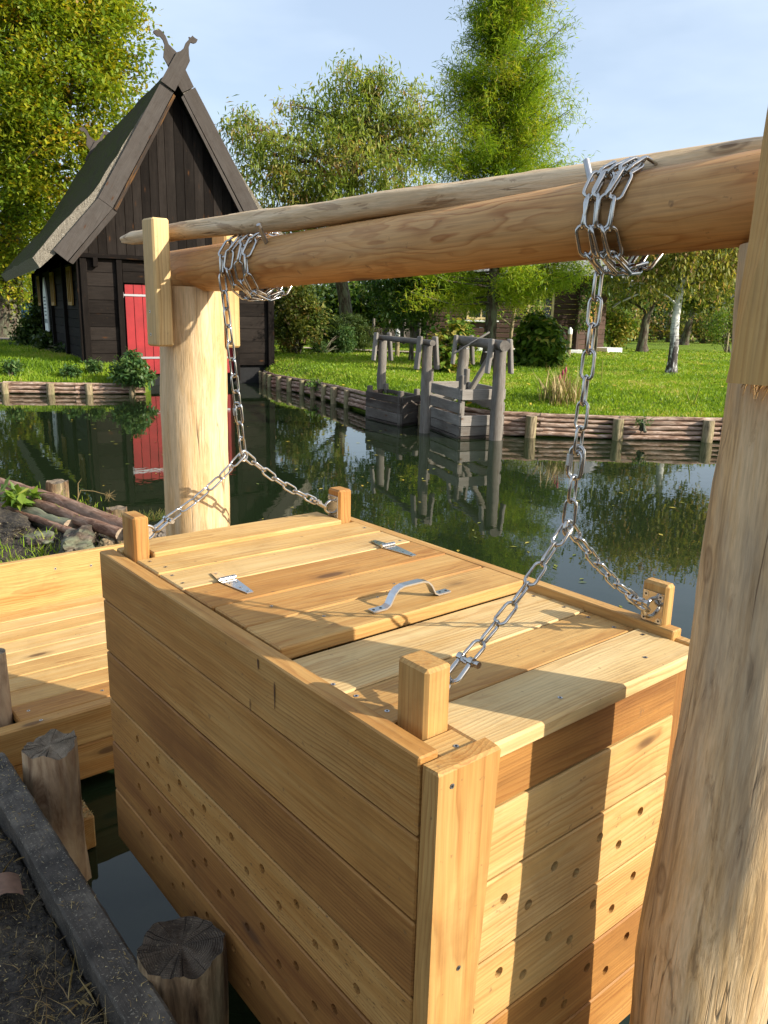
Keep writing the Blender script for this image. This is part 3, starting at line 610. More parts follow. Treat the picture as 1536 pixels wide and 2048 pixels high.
# corner posts with eye plates
def ring_tube(m, c, ax_u, ax_v, ru, rv, r, a0, a1, n=16, seg=8, mi=0):
    c = Vector(c); u = Vector(ax_u); v = Vector(ax_v)
    m.tube([c + u * ru * math.cos(lerp(a0, a1, i / n)) + v * rv * math.sin(lerp(a0, a1, i / n)) for i in range(n + 1)], r, seg, mi=mi)
EYES = {}
for key, x0, x1, y0, y1, zt, tn in (('nl', 0.928, 0.994, 0.992, 1.079, 1.264, 0.45), ('nr', 1.763, 1.860, 1.009, 1.083, 1.256, 0.42), ('fl', 0.907, 0.957, 2.317, 2.414, 1.281, 0.50), ('fr', 1.698, 1.757, 2.327, 2.402, 1.269, 0.55)):
    m = MB(); x1c = min(x1, 1.80 if key == 'nr' else x1)
    m.box(((x0 + x1c) / 2, (y0 + y1) / 2, (zt + 0.6) / 2), (x1c - x0, y1 - y0, zt - 0.6), 2, 0.007, tn, None, 0.05)
    po = m.build('corner_post', M['timber'], box)
    left = key[1] == 'l'; fx = x1c if left else x0; sg = 1 if left else -1; yc = (y0 + y1) / 2; zc = zt - 0.066
    e = MB(); e.box((fx + sg * 0.0018, yc, zc), (0.0035, 0.060, 0.084), 2, 0.0015)
    ring_tube(e, (fx + sg * 0.002, yc, zc), (0, 0, 1), (sg, 0, 0), 0.024, 0.036, 0.0052, 0, math.pi)
    for dy in (-0.021, 0.021):
        for dz in (-0.032, 0.032):
            V = [(fx + sg * 0.0045, yc + dy + 0.0075 * math.cos(k * math.pi / 5), zc + dz + 0.0075 * math.sin(k * math.pi / 5)) for k in range(10)]
            e.add(V, [tuple(range(10)) if left else tuple(range(10))[::-1]], None, (0.4, 0.5, 0), False, 1)
            V = [(fx + sg * 0.005, yc + dy + 0.003 * math.cos(k * math.pi / 3), zc + dz + 0.003 * math.sin(k * math.pi / 3)) for k in range(6)]
            e.add(V, [tuple(range(6)) if left else tuple(range(6))[::-1]], None, (0.4, 0.5, 0), False, 2)
    e.build('eye_plate', [M['steel'], M['brushed'], M['black']], po)
    EYES[key] = Vector((fx + sg * 0.036, yc, zc))

# ------------------------------------------------------------------ gantry: posts, beam, pole, brackets
def beamx(y): return 1.312 + (2.7 - y) * 0.0665
BZ, BR = 2.070, 0.0745
def bz(y): return 2.046 + 0.043 * (math.log(1 + math.exp((2.35 - y) * 8)) / 8)
def br(y): return 0.0745 + 0.0035 * (2.38 - y) / 1.4 - 0.010 * max(0, min(1, (y - 2.45) / 0.4))
post_far = thing('gantry_post', 'pale peeled log post under the far end of the big log beam', 'post', (1.315, 2.70, 0.3))
m = MB(); pts = [(1.316 + 0.006 * math.sin(i * 0.16), 2.70, lerp(-0.9, 1.985, i / 40)) for i in range(41)]
m.tube(pts, [0.122 + 0.003 * math.sin(i * 0.35) - 0.012 * max(0, i - 33) / 7 for i in range(41)], 36, (0.3, 0.0, 0.04), True, 0.006, 1.6, 0.007, seed=3)
m.build('trunk', M['post'], post_far)
m = MB(); m.box((1.162, 2.634, 1.992), (0.060, 0.085, 0.412), 2, 0.006, 0.14)
screw(m, 1.132, 2.64, 1.90, 'x'); screw(m, 1.132, 2.64, 1.825, 'x'); m.build('bracket', SCREWM, post_far)
m = MB(); m.box((1.428, 2.655, 1.985), (0.054, 0.10, 0.41), 2, 0.006, 0.20); m.build('bracket', M['timber'], post_far)
post_near = thing('gantry_post', 'thick stained log post at the right edge, under the near beam end', 'post', (1.45, 0.64, 0.3))
m = MB(); pts = []; rr = []
for i in range(57):
    z = lerp(-0.9, 2.035, i / 56); t = i / 56
    pts.append((1.452 - 0.012 * math.sin(z * 2.2), 0.642 + 0.010 * math.sin(z * 2.6 + 1), z)); rr.append(0.127 + 0.007 * math.sin(z * 3.0 + 0.4) - 0.018 * max(0, z - 1.5) / 0.5)
m.tube(pts, rr, 44, (0.3, 0.25, 0.50), True, 0.014, 2.2, 0.007, seed=11); m.build('trunk', M['post'], post_near)
# live-edged bracket of the near post: lofted so that its waney edge slants across the face
m = MB(); V = []; gc = []; nz = 16; x0 = 1.248; x1 = 1.316
for i in range(nz + 1):
    t = i / nz; z = lerp(1.808, 2.40, t); wv = 0.006 * noise.noise(Vector((z * 9, 2, 0)))
    yb = lerp(0.655, 0.575, max(0, (t - 0.04) / 0.96) ** 0.8) + wv - (0.0 if t > 0.04 else 0.0)
    for (x, y) in ((x0, 0.47), (x0, yb), (lerp(x0 + 0.012, x1, 0.15 + 0.45 * t), 0.662 + wv * .5), (x1, 0.672 + wv * .5), (x1, 0.47)):
        V.append(Vector((x, y, z))); gc.append((z + 4, (y - 0.5), x - x0 + 0.06))
F = [(4, 3, 2, 1, 0), tuple(nz * 5 + k for k in range(5))]
for i in range(nz):
    for k in range(5): F.append((i * 5 + k, i * 5 + (k + 1) % 5, (i + 1) * 5 + (k + 1) % 5, (i + 1) * 5 + k))
m.add(V, F, gc, (0.34, 0.3, 0.1)); m.build('bracket', M['timber'], post_near)
m = MB(); m.box((1.585, 0.60, 2.10), (0.07, 0.12, 0.60), 2, 0.006, 0.3); m.build('bracket', M['timber'], post_near)
# shredded fibres under the bracket
sp = [(1.315 + random.uniform(-.012, .02), random.uniform(0.52, 0.66), 1.806) for _ in range(60)]
P_ = np.array(sp); mm = MB()
for p in sp: mm.tube([p, (p[0] - random.uniform(0, .012), p[1] + random.uniform(-.01, .01), p[2] - random.uniform(.008, .03))], [0.0014, 0.0005], 4, (0.3, 0.5, 0), False)
mm.build('splinter_fringe', M['timber'], post_near)
beam = thing('cross_beam', 'smooth peeled log beam lying across both gantry posts above the fish box', 'beam', (beamx(1.6), 1.6, BZ))
ys = np.linspace(0.40, 2.86, 70)
m = MB(); m.tube([(beamx(y), y, bz(y)) for y in ys], [br(y) + 0.001 * math.sin(y * 3.1) - (0.006 if i in (0, 69) else 0) for i, y in enumerate(ys)], 48, (0.34, 0.5, 0.0), True, 0.004, 2.0, 0.0, seed=5, pith=(0.008, -0.012))
m.build('log', M['beam'], beam)
for a, b in (((1.388, 1.040, 2.120), (1.400, 1.084, 2.215)), ((1.300, 2.150, 2.095), (1.252, 2.124, 2.152))):
    m = MB(); m.tube([a, b], 0.0066, 12); m.build('steel_pin', M['zinc'], beam)
pole = MB(); ys = np.linspace(0.2, 2.99, 80)
pole.tube([(1.28 - 0.1515 * (y - 2.4), y, 2.168 + 0.0215 * (2.33 - y) + 0.006 * noise.noise(Vector((y * 1.3, 0, 0)))) for y in ys],
          [max(0.010, (0.0335 - 0.009 * max(0, (y - 2.1) / 0.9)) * (0.45 + 0.55 * min(1, (3.0 - y) / 0.09))) for y in ys], 20, (0.3, 0.75, 0.05), True, 0.004, 2.2, 0.0055, seed=21, smooth=True)
tag(pole.build('hewn_pole', M['pole']), 'long thin hewn pole lying loose on top of the log beam', 'pole')

# ------------------------------------------------------------------ steel chains
PITCH_L, WIRE, HALFW = 0.0555, 0.0037, 0.0122
def link_mesh(name, L=PITCH_L, hw=HALFW, r=WIRE, mat='steel', seg=10):
    m = MB(); h = L / 2 - hw + r * 0.75; pts = []
    for k in range(7): a = math.pi / 2 - k * math.pi / 6; pts.append(Vector((h + hw * math.cos(a), hw * math.sin(a), 0)))
    for k in range(7): a = -math.pi / 2 - k * math.pi / 6; pts.append(Vector((-h + hw * math.cos(a), hw * math.sin(a), 0)))
    V = []; F = []; n = len(pts)
    for i, p in enumerate(pts):
        t = (pts[(i + 1) % n] - pts[i - 1]).normalized(); nn = Vector((0, 0, 1)); b = t.cross(nn)
        for k in range(seg): a = 2 * math.pi * k / seg; V.append(p + (nn * math.cos(a) + b * math.sin(a)) * r)
    for i in range(n):
        for k in range(seg): F.append((i * seg + k, i * seg + (k + 1) % seg, ((i + 1) % n) * seg + (k + 1) % seg, ((i + 1) % n) * seg + k))
    m.add(V, F, None, (0.4, 0.5, 0), True); o = m.build(name, M[mat]); return o
def frame(p, t, n):
    t = t.normalized(); n = (n - t * n.dot(t)).normalized(); y = n.cross(t)
    return Matrix(((t.x, y.x, n.x, p.x), (t.y, y.y, n.y, p.y), (t.z, y.z, n.z, p.z), (0, 0, 0, 1)))
PROTO = {}
def lay_links(root, path, normals, pitch, mesh_key, twist0=0.0, alt=math.pi / 2, jitter=0.10):
    """links every pitch metres along a polyline; alternate links turned"""
    base = wl(root); P = [Vector(p) for p in path]; d = [0]
    for a, b in zip(P[:-1], P[1:]): d.append(d[-1] + (b - a).length)
    def pos(s_):
        s_ = min(max(s_, 0), d[-1]); i = 0
        while i < len(P) - 2 and d[i + 1] < s_: i += 1
        t = (s_ - d[i]) / max(1e-6, d[i + 1] - d[i]); return P[i].lerp(P[i + 1], t), normals[i]
    n = int(round(d[-1] / pitch)); pt = d[-1] / n
    for k in range(n):
        a, nn = pos(k * pt); b, _ = pos((k + 1) * pt); t = b - a; ang = twist0 + (alt if k % 2 else 0) + random.uniform(-jitter, jitter)
        nv = Vector(nn); nv = (nv - t.normalized() * nv.dot(t.normalized())).normalized(); nv = Matrix.Rotation(ang, 3, t.normalized()) @ nv
        if mesh_key not in PROTO:
            o = link_mesh('link', *({'steel': (), 'small': (0.10, 0.022, 0.008, 'zinc', 6)}[mesh_key])); PROTO[mesh_key] = o.data
        else:
            o = bpy.data.objects.new('link', PROTO[mesh_key]); COL.objects.link(o)
        o.parent = root; o.matrix_local = Matrix.Translation(-base) @ frame((a + b) / 2, t, nv)
    return n
def side(px_dir=None): return (rt * 0.8 + fw * 0.6)
def hang(name_label, ytop, turns, Y, sgn, a_end, yend):
    root = thing('suspension_chain', name_label, 'chain', (beamx(ytop), ytop, 1.7), 'chains hanging from the beam')
    path = []; nr = []; R_ = br(ytop) + 0.0172; n = int(turns * 26); a_start = rad(100); 
    yA = ytop + 0.060 * sgn; yB = yend
    for i in range(n + 1):
        t = i / n; a = a_start + t * (turns * 2 * math.pi + a_end - a_start); y = lerp(yA, yB, t) + 0.020 * noise.noise(Vector((t * 7, ytop * 3, 0))) + 0.010 * noise.noise(Vector((t * 23, ytop, 2)))
        c, s_ = math.cos(a), math.sin(a); r = R_ + 0.004 * noise.noise(Vector((t * 14, 1, ytop))) + (0.012 * max(0, -s_) ** 2)
        path.append(Vector((beamx(y) + c * r, y, bz(y) + s_ * r))); nr.append(Vector((c, 0, s_)))
    lay_links(root, path, nr, PITCH_L, 'steel', rad(45), rad(90), 0.10)
    # the slack tail pushed round to the back of the beam
    tail = []; tn = []
    for i in range(15):
        t = i / 14; a = a_start - t * rad(150); y = yA - sgn * (0.02 + 0.075 * t); c, s_ = math.cos(a), math.sin(a)
        tail.append(Vector((beamx(y) + c * R_, y, bz(y) + s_ * R_))); tn.append(Vector((c, 0, s_)))
    lay_links(root, tail, tn, PITCH_L, 'steel', rad(45), rad(90), 0.10)
    end = path[-1]; Y = Vector(Y); q0 = Y + (end - Y).normalized() * 0.085
    nn = -FWH * 0.55 - RT * 0.85
    seg = []
    for i in range(12):
        t = i / 11; seg.append(end.lerp(Y, t) + Vector((0, 0, 0)))
    lay_links(root, seg, [nn] * 12, PITCH_L, 'steel', rad(70), math.pi / 2, 0.15)
    # quick link with its hexagonal sleeve
    d = (Y - end).normalized(); c = end.lerp(Y, 1 - 0.14 / (Y - end).length); base = wl(root)
    o = link_mesh('quick_link', 0.066, 0.0155, 0.0044); o.parent = root; fm = frame(c, d, FWH * 0.8 + RT * 0.5); o.matrix_local = Matrix.Translation(-base) @ fm
    m = MB(); a = fm @ Vector((-0.016, 0.0155, 0)); b = fm @ Vector((0.008, 0.0155, 0)); m.tube([a, b], 0.0068, 6, smooth=False); m.build('sleeve', M['brushed'], root)
    return Y
YN = hang('shiny steel chain wound round the near end of the beam', 1.02, 4, (1.398, 1.055, 1.462), -1, rad(258), 1.030)
YF = hang('shiny steel chain wound round the far end of the beam', 2.262, 3, (1.322, 2.365, 1.438), -1, rad(200), 2.345)
def sling(label, Y, ea, eb):
    root = thing('sling_chain', label, 'chain', Y, 'chain slings between the beam chains and the box')
    for e in (ea, eb):
        d = (Y - e).normalized(); sh0 = e + d * 0.004; sh1 = e + d * 0.052
        n = 14; path = []
        for i in range(n):
            t = i / (n - 1); path.append((Y + d * 0.0).lerp(sh1, t) + Vector((0, 0, -0.016 * math.sin(math.pi * t))))
        lay_links(root, path, [(-FWH * 0.7 + UP * 0.7)] * n, PITCH_L, 'steel', rad(15), math.pi / 2, 0.12)
        # bow shackle with screw pin
        m = MB(); sd = Vector((0, 1, 0)).cross(d).normalized(); w_ = Vector((0, 1, 0))
        pts = [sh1 - w_ * 0.015 + d * 0.004] + [sh0 - d * 0.004 + w_ * 0.016 * math.cos(a) - d * 0.016 * math.sin(a) + d * 0.016 for a in [math.pi - k * math.pi / 8 for k in range(9)]] + [sh1 + w_ * 0.015 + d * 0.004]
        m.tube(pts, 0.0056, 10)
        for sg in (-1, 1): m.tube([sh1 + w_ * (0.015 * sg - 0.006) + d * 0.006, sh1 + w_ * (0.015 * sg + 0.006) + d * 0.006], 0.0095, 14)
        m.tube([sh1 - w_ * 0.032 + d * 0.006, sh1 + w_ * 0.024 + d * 0.006], 0.0046, 10); m.tube([sh1 - w_ * 0.036 + d * 0.006, sh1 - w_ * 0.027 + d * 0.006], 0.0075, 6)
        m.build('shackle', M['steel'], root)
    m = MB(); ring_tube(m, Y - Vector((0, 0, 0.008)), (1, 0, 0), (0, 0, 1), 0.014, 0.017, 0.0045, 0, 2 * math.pi, 18, 8); m.build('ring', M['steel'], root)
sling('forked steel chain sling on the near corner posts of the fish box', YN, EYES['nl'], EYES['nr'])
sling('forked steel chain sling on the far corner posts of the fish box', YF, EYES['fl'], EYES['fr'])

# ------------------------------------------------------------------ walkway, kerb, stumps
wk = thing('walkway', 'low new plank walkway with an upright back board, left of the fish box', 'walkway', (0.5, 4.2, 0.0))
m = MB(); nb = 9; y0 = 3.505; w_ = (4.938 - y0) / nb; DZ = 0.11
tn = [0.66, 0.46, 0.30, 0.36, 0.24, 0.22, 0.30, 0.18, 0.24]
for i in range(nb):
    x0_, x1_ = -1.6, (1.78 if i else 0.70); m.box(((x0_ + x1_) / 2, y0 + (i + 0.5) * w_, DZ - 0.02 + random.uniform(-.0015, .0015)), (x1_ - x0_, w_ - 0.004, 0.04), 0, 0.006, tn[i], None, 0.02)
m.box((1.29, y0 + 0.5 * w_, DZ - 0.02), (0.98, w_ - 0.004, 0.04), 0, 0.006, tn[0], None, 0.02)
for (x, y) in ((0.86, 3.58), (0.45, 3.58), (1.20, 3.58)): screw(m, x, y, DZ, r=0.008)
m.build('deck_board', SCREWM, wk)
m = MB(); m.box((0.3, 4.966, 0.252), (3.86, 0.052, 0.315), 0, 0.006, 0.40); screw(m, 1.42, 4.940, 0.33, 'y', 0.008); screw(m, 1.64, 4.940, 0.31, 'y', 0.008); m.build('back_board', SCREWM, wk)
m = MB(); m.box((0.1, 3.470, 0.0225), (3.3, 0.072, 0.172), 0, 0.007, 0.50); screw(m, 0.88, 3.46, 0.1085, r=0.008); screw(m, 0.44, 3.46, 0.1085, r=0.008); m.build('front_beam', SCREWM, wk)
m = MB(); m.box((0.1, 3.472, -0.154), (3.3, 0.068, 0.176), 0, 0.007, 0.56); m.build('front_beam', M['timber'], wk)
for x in (1.6, 0.1): m = MB(); m.box((x, 4.22, -0.02), (0.08, 1.35, 0.17), 1, 0.004, 0.6); m.build('joist', M['timber'], wk)
m = MB(); m.box((0.894, 3.20, -0.225), (0.088, 0.40, 0.15), 1, 0.006, 0.52)
tag(m.build('timber_offcut', M['timber']), 'short squared timber end covered in sawdust beside the split stump', 'timber')
sp = [(0.894 + random.uniform(-.042, .042), random.uniform(3.005, 3.30), -0.150) for _ in range(900)]
kind(blades('sawdust', sp, 0.002, 0.008, 0.006, M['straw'], (0.3, 0.9), 3.0), 'stuff')

kerb = MB(); nk = 240; V = []; F = []
prof = [(0.530, 0.05), (0.526, 0.242), (0.532, 0.250), (0.618, 0.250), (0.627, 0.242), (0.630, -0.6), (0.54, -0.6)]
for i in range(nk + 1):
    y = lerp(-0.6, 3.02, i / nk)
    for (x, z) in prof: V.append(Vector((x + 0.0025 * noise.noise(Vector((y * 3, z * 9, 1))) + 0.0015 * noise.noise(Vector((y * 30, z * 40, 1))), y, z + 0.002 * noise.noise(Vector((y * 4, x * 40, 3))) + 0.002 * noise.noise(Vector((y * 35, x * 90, 3))))))
k_ = len(prof)
for i in range(nk):
    for k in range(k_): F.append((i * k_ + k, (i + 1) * k_ + k, (i + 1) * k_ + (k + 1) % k_, i * k_ + (k + 1) % k_))
F += [tuple(range(k_)), tuple(nk * k_ + k for k in range(k_))[::-1]]
kerb.add(V, F, None, (0.4, .5, 0), False); tag(kerb.build('kerb_beam', M['kerb']), 'long dark weathered edging beam sprinkled with chips at the lower left', 'edging beam')

def stump(label, x, y, zt, zb, r, mat, seed, bump, capmat, name='stump', tilt=(0, 0), pv=(0.4, 0.5, 0), seg=64, jag=0.02):
    m = MB(); n = 14; V = []; gc = []; F = []
    for i in range(n + 1):
        t = i / n; z = lerp(zb, zt, t)
        for k in range(seg):
            a = 2 * math.pi * k / seg; rr_ = r * (1 + 0.10 * (1 - t)) + bump * noise.noise(Vector((math.cos(a) * 1.2 + seed, math.sin(a) * 1.2, z * 1.6))) + bump * 0.45 * noise.noise(Vector((math.cos(a) * 4 + seed, math.sin(a) * 4, z * 2.5))) + bump * 0.3 * noise.noise(Vector((math.cos(a) * 10 + seed, math.sin(a) * 10, z * 4)))
            zz = z + (jag * noise.noise(Vector((math.cos(a) * 1.5, math.sin(a) * 1.5, seed))) + tilt[0] * math.cos(a) * r + tilt[1] * math.sin(a) * r) * t
            V.append(Vector((x + math.cos(a) * rr_, y + math.sin(a) * rr_, zz))); gc.append((z, math.cos(a) * rr_, math.sin(a) * rr_))
    for i in range(n):
        for k in range(seg): F.append((i * seg + k, i * seg + (k + 1) % seg, (i + 1) * seg + (k + 1) % seg, (i + 1) * seg + k))
    m.add(V, F, gc, pv, True)
    top = V[-seg:]; c = sum(top, Vector()) / seg; rings = [[c + (p - c) * q + Vector((0, 0, jag * (0.22 * noise.noise((c + (p - c) * q) * 30) + 0.10 * noise.noise((c + (p - c) * q) * 90) - 0.35 * max(0, noise.noise((c + (p - c) * q) * 14 + Vector((seed, 0, 0))))))) for p in top] for q in (1, 0.93, 0.84, 0.74, 0.63, 0.52, 0.40, 0.28, 0.15)]
    rings[0] = top; V = [q for rr_ in rings for q in rr_] + [c]; F = []
    for i in range(8):
        for k in range(seg): F.append((i * seg + k, i * seg + (k + 1) % seg, (i + 1) * seg + (k + 1) % seg, (i + 1) * seg + k))
    for k in range(seg): F.append((8 * seg + k, 8 * seg + (k + 1) % seg, 9 * seg))
    m.add(V, F, [((p - c).z, (p - c).x, (p - c).y) for p in V], pv, True, 1)
    return tag(m.build(name, [mat, capmat]), label, 'stump')
def cutm(name, a, b, c3):
    t = NT(name); g = t.sep(t.attr('gc')); x, y = g[1], g[2]
    r = t.math('SQRT', t.math('ADD', t.math('MULTIPLY', x, x), t.math('MULTIPLY', y, y))); n = t.noise(t.attr('gc'), 22, 4, 0.65)
    rg = t.ramp(t.math('FRACT', t.math('MULTIPLY', t.math('ADD', r, t.math('MULTIPLY', n, 0.012)), 160)), [(0, 0.2), (0.7, 1.0), (1, 0.0)])
    an = t.math('ARCTAN2', y, x); cr = t.noise(t.comb(t.math('COSINE', an), t.math('SINE', an), 0.0), 7, 3, 0.7)
    cf = t.math('MULTIPLY', t.ramp(cr, [(0.40, 1.0), (0.425, 0.0)]), t.ramp(r, [(0.008, 0.0), (0.03, 1.0)]))
    c = t.mix(t.ramp(n, [(0.35, 0.0), (0.65, 1.0)]), a, b); c = t.mix(0.5, c, t.ramp(rg, [(0, 0.55), (1, 1.15)]), 'MULTIPLY')
    f = t.noise(t.attr('gc'), 140, 3, 0.7, 0.6); c = t.mix(t.ramp(f, [(0.6, 0.0), (0.7, 0.7)]), c, c3); c = t.mix(t.math('MULTIPLY', cf, 0.85), c, (0.015, 0.011, 0.008))
    return t.fin(c, 0.9, t.bump(t.math('ADD', t.math('ADD', f, rg), t.math('MULTIPLY', cf, -3.0)), 0.8, 0.004), spec=0.15)
capd = cutm('grimy_cut', (0.060, 0.046, 0.034), (0.125, 0.095, 0.068), (0.32, 0.25, 0.15)); capl = plain('pale_cut', (0.36, 0.27, 0.18), 0.8, 0.35, 45, 0.6); capg = cutm('grey_cut', (0.15, 0.115, 0.08), (0.30, 0.235, 0.165), (0.45, 0.35, 0.22))
stump('tall split stump with a reddish stripped trunk in front of the walkway', 0.752, 2.885, 0.300, -0.6, 0.094, M['newstump'], 4, 0.026, capg, jag=0.040)
stump('broad dark old stump with a grimy top at the bottom edge beside the fish box', 0.728, 1.690, 0.270, -0.6, 0.106, M['oldstump'], 26, 0.016, capd, jag=0.034)
stump('thin round stake standing in the notched corner of the walkway at the left edge', 0.752, 3.625, 0.414, -0.4, 0.046, M['newstump'], 14, 0.003, capg, 'stake', seg=20, jag=0.004)

# litter on the soil: straw, chips, one dead leaf
sp = []
for _ in range(75):
    a, b = random.gauss(0.440, 0.045), random.gauss(1.75, 0.10); sp.append((min(a, .52), b, soil_z(min(a, .52), b) - .004))
kind(blades('dry_grass_tuft', sp, 0.03, 0.09, 0.0028, M['straw'], (0.0, 0.8), 2.6), 'stuff')
sp = []
for _ in range(2200):
    a, b = random.uniform(-0.25, 0.52), random.uniform(1.1, 2.98); sp.append((a, b, soil_z(a, b) + 0.001))
for _ in range(1000):
    a, b = random.uniform(0.534, 0.618), random.uniform(1.0, 2.98)
    if random.random() < 0.5 + 0.5 * noise.noise(Vector((a * 8, b * 5, 2))): sp.append((a, b, 0.253))
kind(blades('wood_chips', sp, 0.001, 0.006, 0.003, M['straw'], (0.1, 1.0), 6.0), 'stuff')
m = MB(); P = []
for i in range(9):
    row = []
    for j in range(9):
        u, v = (i / 8 - .5), (j / 8 - .5); row.append(Vector((0.440 + u * 0.085 + v * 0.02, 2.30 + v * 0.13 - u * 0.03, soil_z(0.44, 2.3) + 0.036 + 0.020 * math.cos(u * 3) - 0.02 * v + 0.004 * noise.noise(Vector((u * 5, v * 5, 0))))))
    P.append(row)
m.grid(P); tag(m.build('bark_flake', plain('brown_flake', (0.16, 0.085, 0.050), 0.75, 0.25, 40)), 'curled brown flake of bark lying on the black soil at the left edge', 'bark flake')

sp = []
for _ in range(420):
    a, b = random.uniform(0.36, 0.526), random.uniform(1.5, 2.95); sp.append((a, b, soil_z(a, b) - .003))
kind(blades('rootlets', sp, 0.008, 0.05, 0.002, M['straw'], (0.0, 0.5), 4.0), 'stuff')
def crumbs(n, box_, zf):
    m = MB(); oct_ = [(1, 0, 0), (0, 1, 0), (-1, 0, 0), (0, -1, 0), (0, 0, 1)]
    for _ in range(n):
        a, b = random.uniform(box_[0], box_[1]), random.uniform(box_[2], box_[3]); r = random.uniform(.002, .013) * random.random() ** .6; c = Vector((a, b, zf(a, b)))
        m.add([c + Vector((q[0] * r * random.uniform(.6, 1.3), q[1] * r * random.uniform(.6, 1.3), q[2] * r * random.uniform(.4, 1.0) - .001)) for q in oct_], [(0, 1, 4), (1, 2, 4), (2, 3, 4), (3, 0, 4)], None, (.4, .5, 0), False)
    return m
kind(crumbs(2600, (-0.1, 0.527, 1.2, 2.98), soil_z).build('soil_crumbs', M['soil']), 'stuff')
kind(crumbs(1500, (0.6, 2.2, 5.05, 7.6), soil_z).build('soil_crumbs', M['soil']), 'stuff')
# things on the mound beyond the walkway
def logp(label, a, b, r0, r1, mat, name='pine_pole', wob=0.03, seed=0, group=None, bump=0.006):
    m = MB(); n = 24; m.tube(line(a, b, n, wob, seed), [lerp(r0, r1, i / (n - 1)) for i in range(n)], 14, (0.4, 0.5, 0), True, bump, 9, capmi=1, seed=seed)
    return tag(m.build(name, [mat, capl]), label, 'pole', group)
gp_ = 'pine poles stacked on the near bank'
logp('thickest reddish pine pole on the near bank, topmost of the stack', (1.70, 7.36, .421), (2.03, 4.98, .450), 0.055, 0.061, M['pine'], seed=1, group=gp_)
logp('thin pine pole on the water side of the pole stack', (1.957, 7.29, .329), (2.22, 5.50, .314), 0.044, 0.049, M['pine'], seed=2, group=gp_)
logp('pine pole lying half under the thickest pole', (1.571, 7.43, .371), (1.90, 5.64, .329), 0.044, 0.049, M['pine'], seed=3, group=gp_)
logp('short dark wet log in front of the pine poles', (1.571, 6.79, .329), (1.779, 5.74, .343), 0.060, 0.075, M['bark'], 'short_log', seed=5, bump=0.018)
for k, (a_, b_, lab) in enumerate((((1.62, 7.2, .40), (1.93, 5.15, .42), 'second reddish pine pole lying beside the thickest one'), ((1.78, 7.35, .41), (2.10, 5.25, .40), 'slender pine pole between the thickest pole and the water side pole'), ((1.50, 6.9, .36), (1.80, 5.35, .37), 'thin dark stick in front of the pole stack'))):
    logp(lab, a_, b_, (.040, .034, .024)[k], (.044, .038, .028)[k], M['pine'], seed=60 + k, group=gp_, name='pine_pole')
def clod(label, c, size, mat, seed, name='wood_chunk', rot=0.0):
    bm = bmesh.new(); bmesh.ops.create_icosphere(bm, subdivisions=4, radius=1.0)
    R_ = Matrix.Rotation(rot, 3, 'Z'); V = []
    for v in bm.verts:
        p = v.co * (1 + 0.45 * noise.noise(v.co * 1.6 + Vector((seed, 0, 0))) + 0.16 * noise.noise(v.co * 5 + Vector((0, seed, 0))) + 0.06 * noise.noise(v.co * 13)); p = Vector((p.x * size[0], p.y * size[1], p.z * size[2])); V.append(R_ @ p + Vector(c))
    m = MB(); m.add(V, [tuple(v.index for v in f.verts) for f in bm.faces], None, (0.4, .5, 0), False); bm.free()
    return tag(m.build(name, mat), label, name.replace('_', ' '))
clod('long mossy bark slab lying between the poles and the back board', (1.693, 5.34, 0.35), (0.12, 0.27, 0.086), M['bark'], 3, 'bark_slab', -0.5)
clod('dark grey clod of earth at the left on the mound', (1.43, 6.21, 0.33), (0.20, 0.34, 0.085), M['soil'], 6, 'earth_clod')
clod('small lumpy wood chunk against the back board', (1.857, 5.22, 0.32), (0.075, 0.07, 0.065), M['oldstump'], 12)
clod('flat reddish wood chunk between clod and bark slab', (1.557, 5.69, 0.31), (0.11, 0.16, 0.055), M['bark'], 17)
clod('flat pale stone beside the foot of the far post', (2.286, 5.26, 0.357), (0.107, 0.07, 0.057), M['stone'], 23, 'stone')
stump('short grey stump end behind the pine poles', 2.143, 7.21, 0.414, -0.5, 0.089, M['oldstump'], 31, 0.012, capg, 'log_stump')
stump('short stump end at the water edge behind the pole tips', 2.286, 6.17, 0.357, -0.5, 0.079, M['oldstump'], 37, 0.008, capg, 'log_stump')
# weeds, tufts and a twig
def leafset(centres, size, wid, tone, droop=0.3, updir=None, flat=0.6):
    """one bent four-point leaf per centre (arrays)"""
    P = np.array(centres, np.float32); n = len(P); a = RNG.uniform(0, 2 * np.pi, n); el = RNG.normal(-droop, flat, n)
    d = np.stack([np.cos(a) * np.cos(el), np.sin(a) * np.cos(el), np.sin(el)], 1)
    s_ = np.stack([-np.sin(a), np.cos(a), RNG.normal(0, 0.5, n)], 1); s_ /= np.linalg.norm(s_, axis=1)[:, None]
    L = size * RNG.uniform(0.42, 1.5, n); W = wid * RNG.uniform(0.7, 1.25, n)
    V = np.empty((n, 4, 3), np.float32); V[:, 0] = P; V[:, 2] = P + d * L[:, None]; mid = P + d * (L * .45)[:, None]; mid[:, 2] += L * 0.06
    V[:, 1] = mid + s_ * (W / 2)[:, None]; V[:, 3] = mid - s_ * (W / 2)[:, None]
    Q = np.arange(n)[:, None] * 4 + np.arange(4)[None]
    return V.reshape(-1, 3), Q, np.repeat(np.clip(tone, 0, 1), 4)
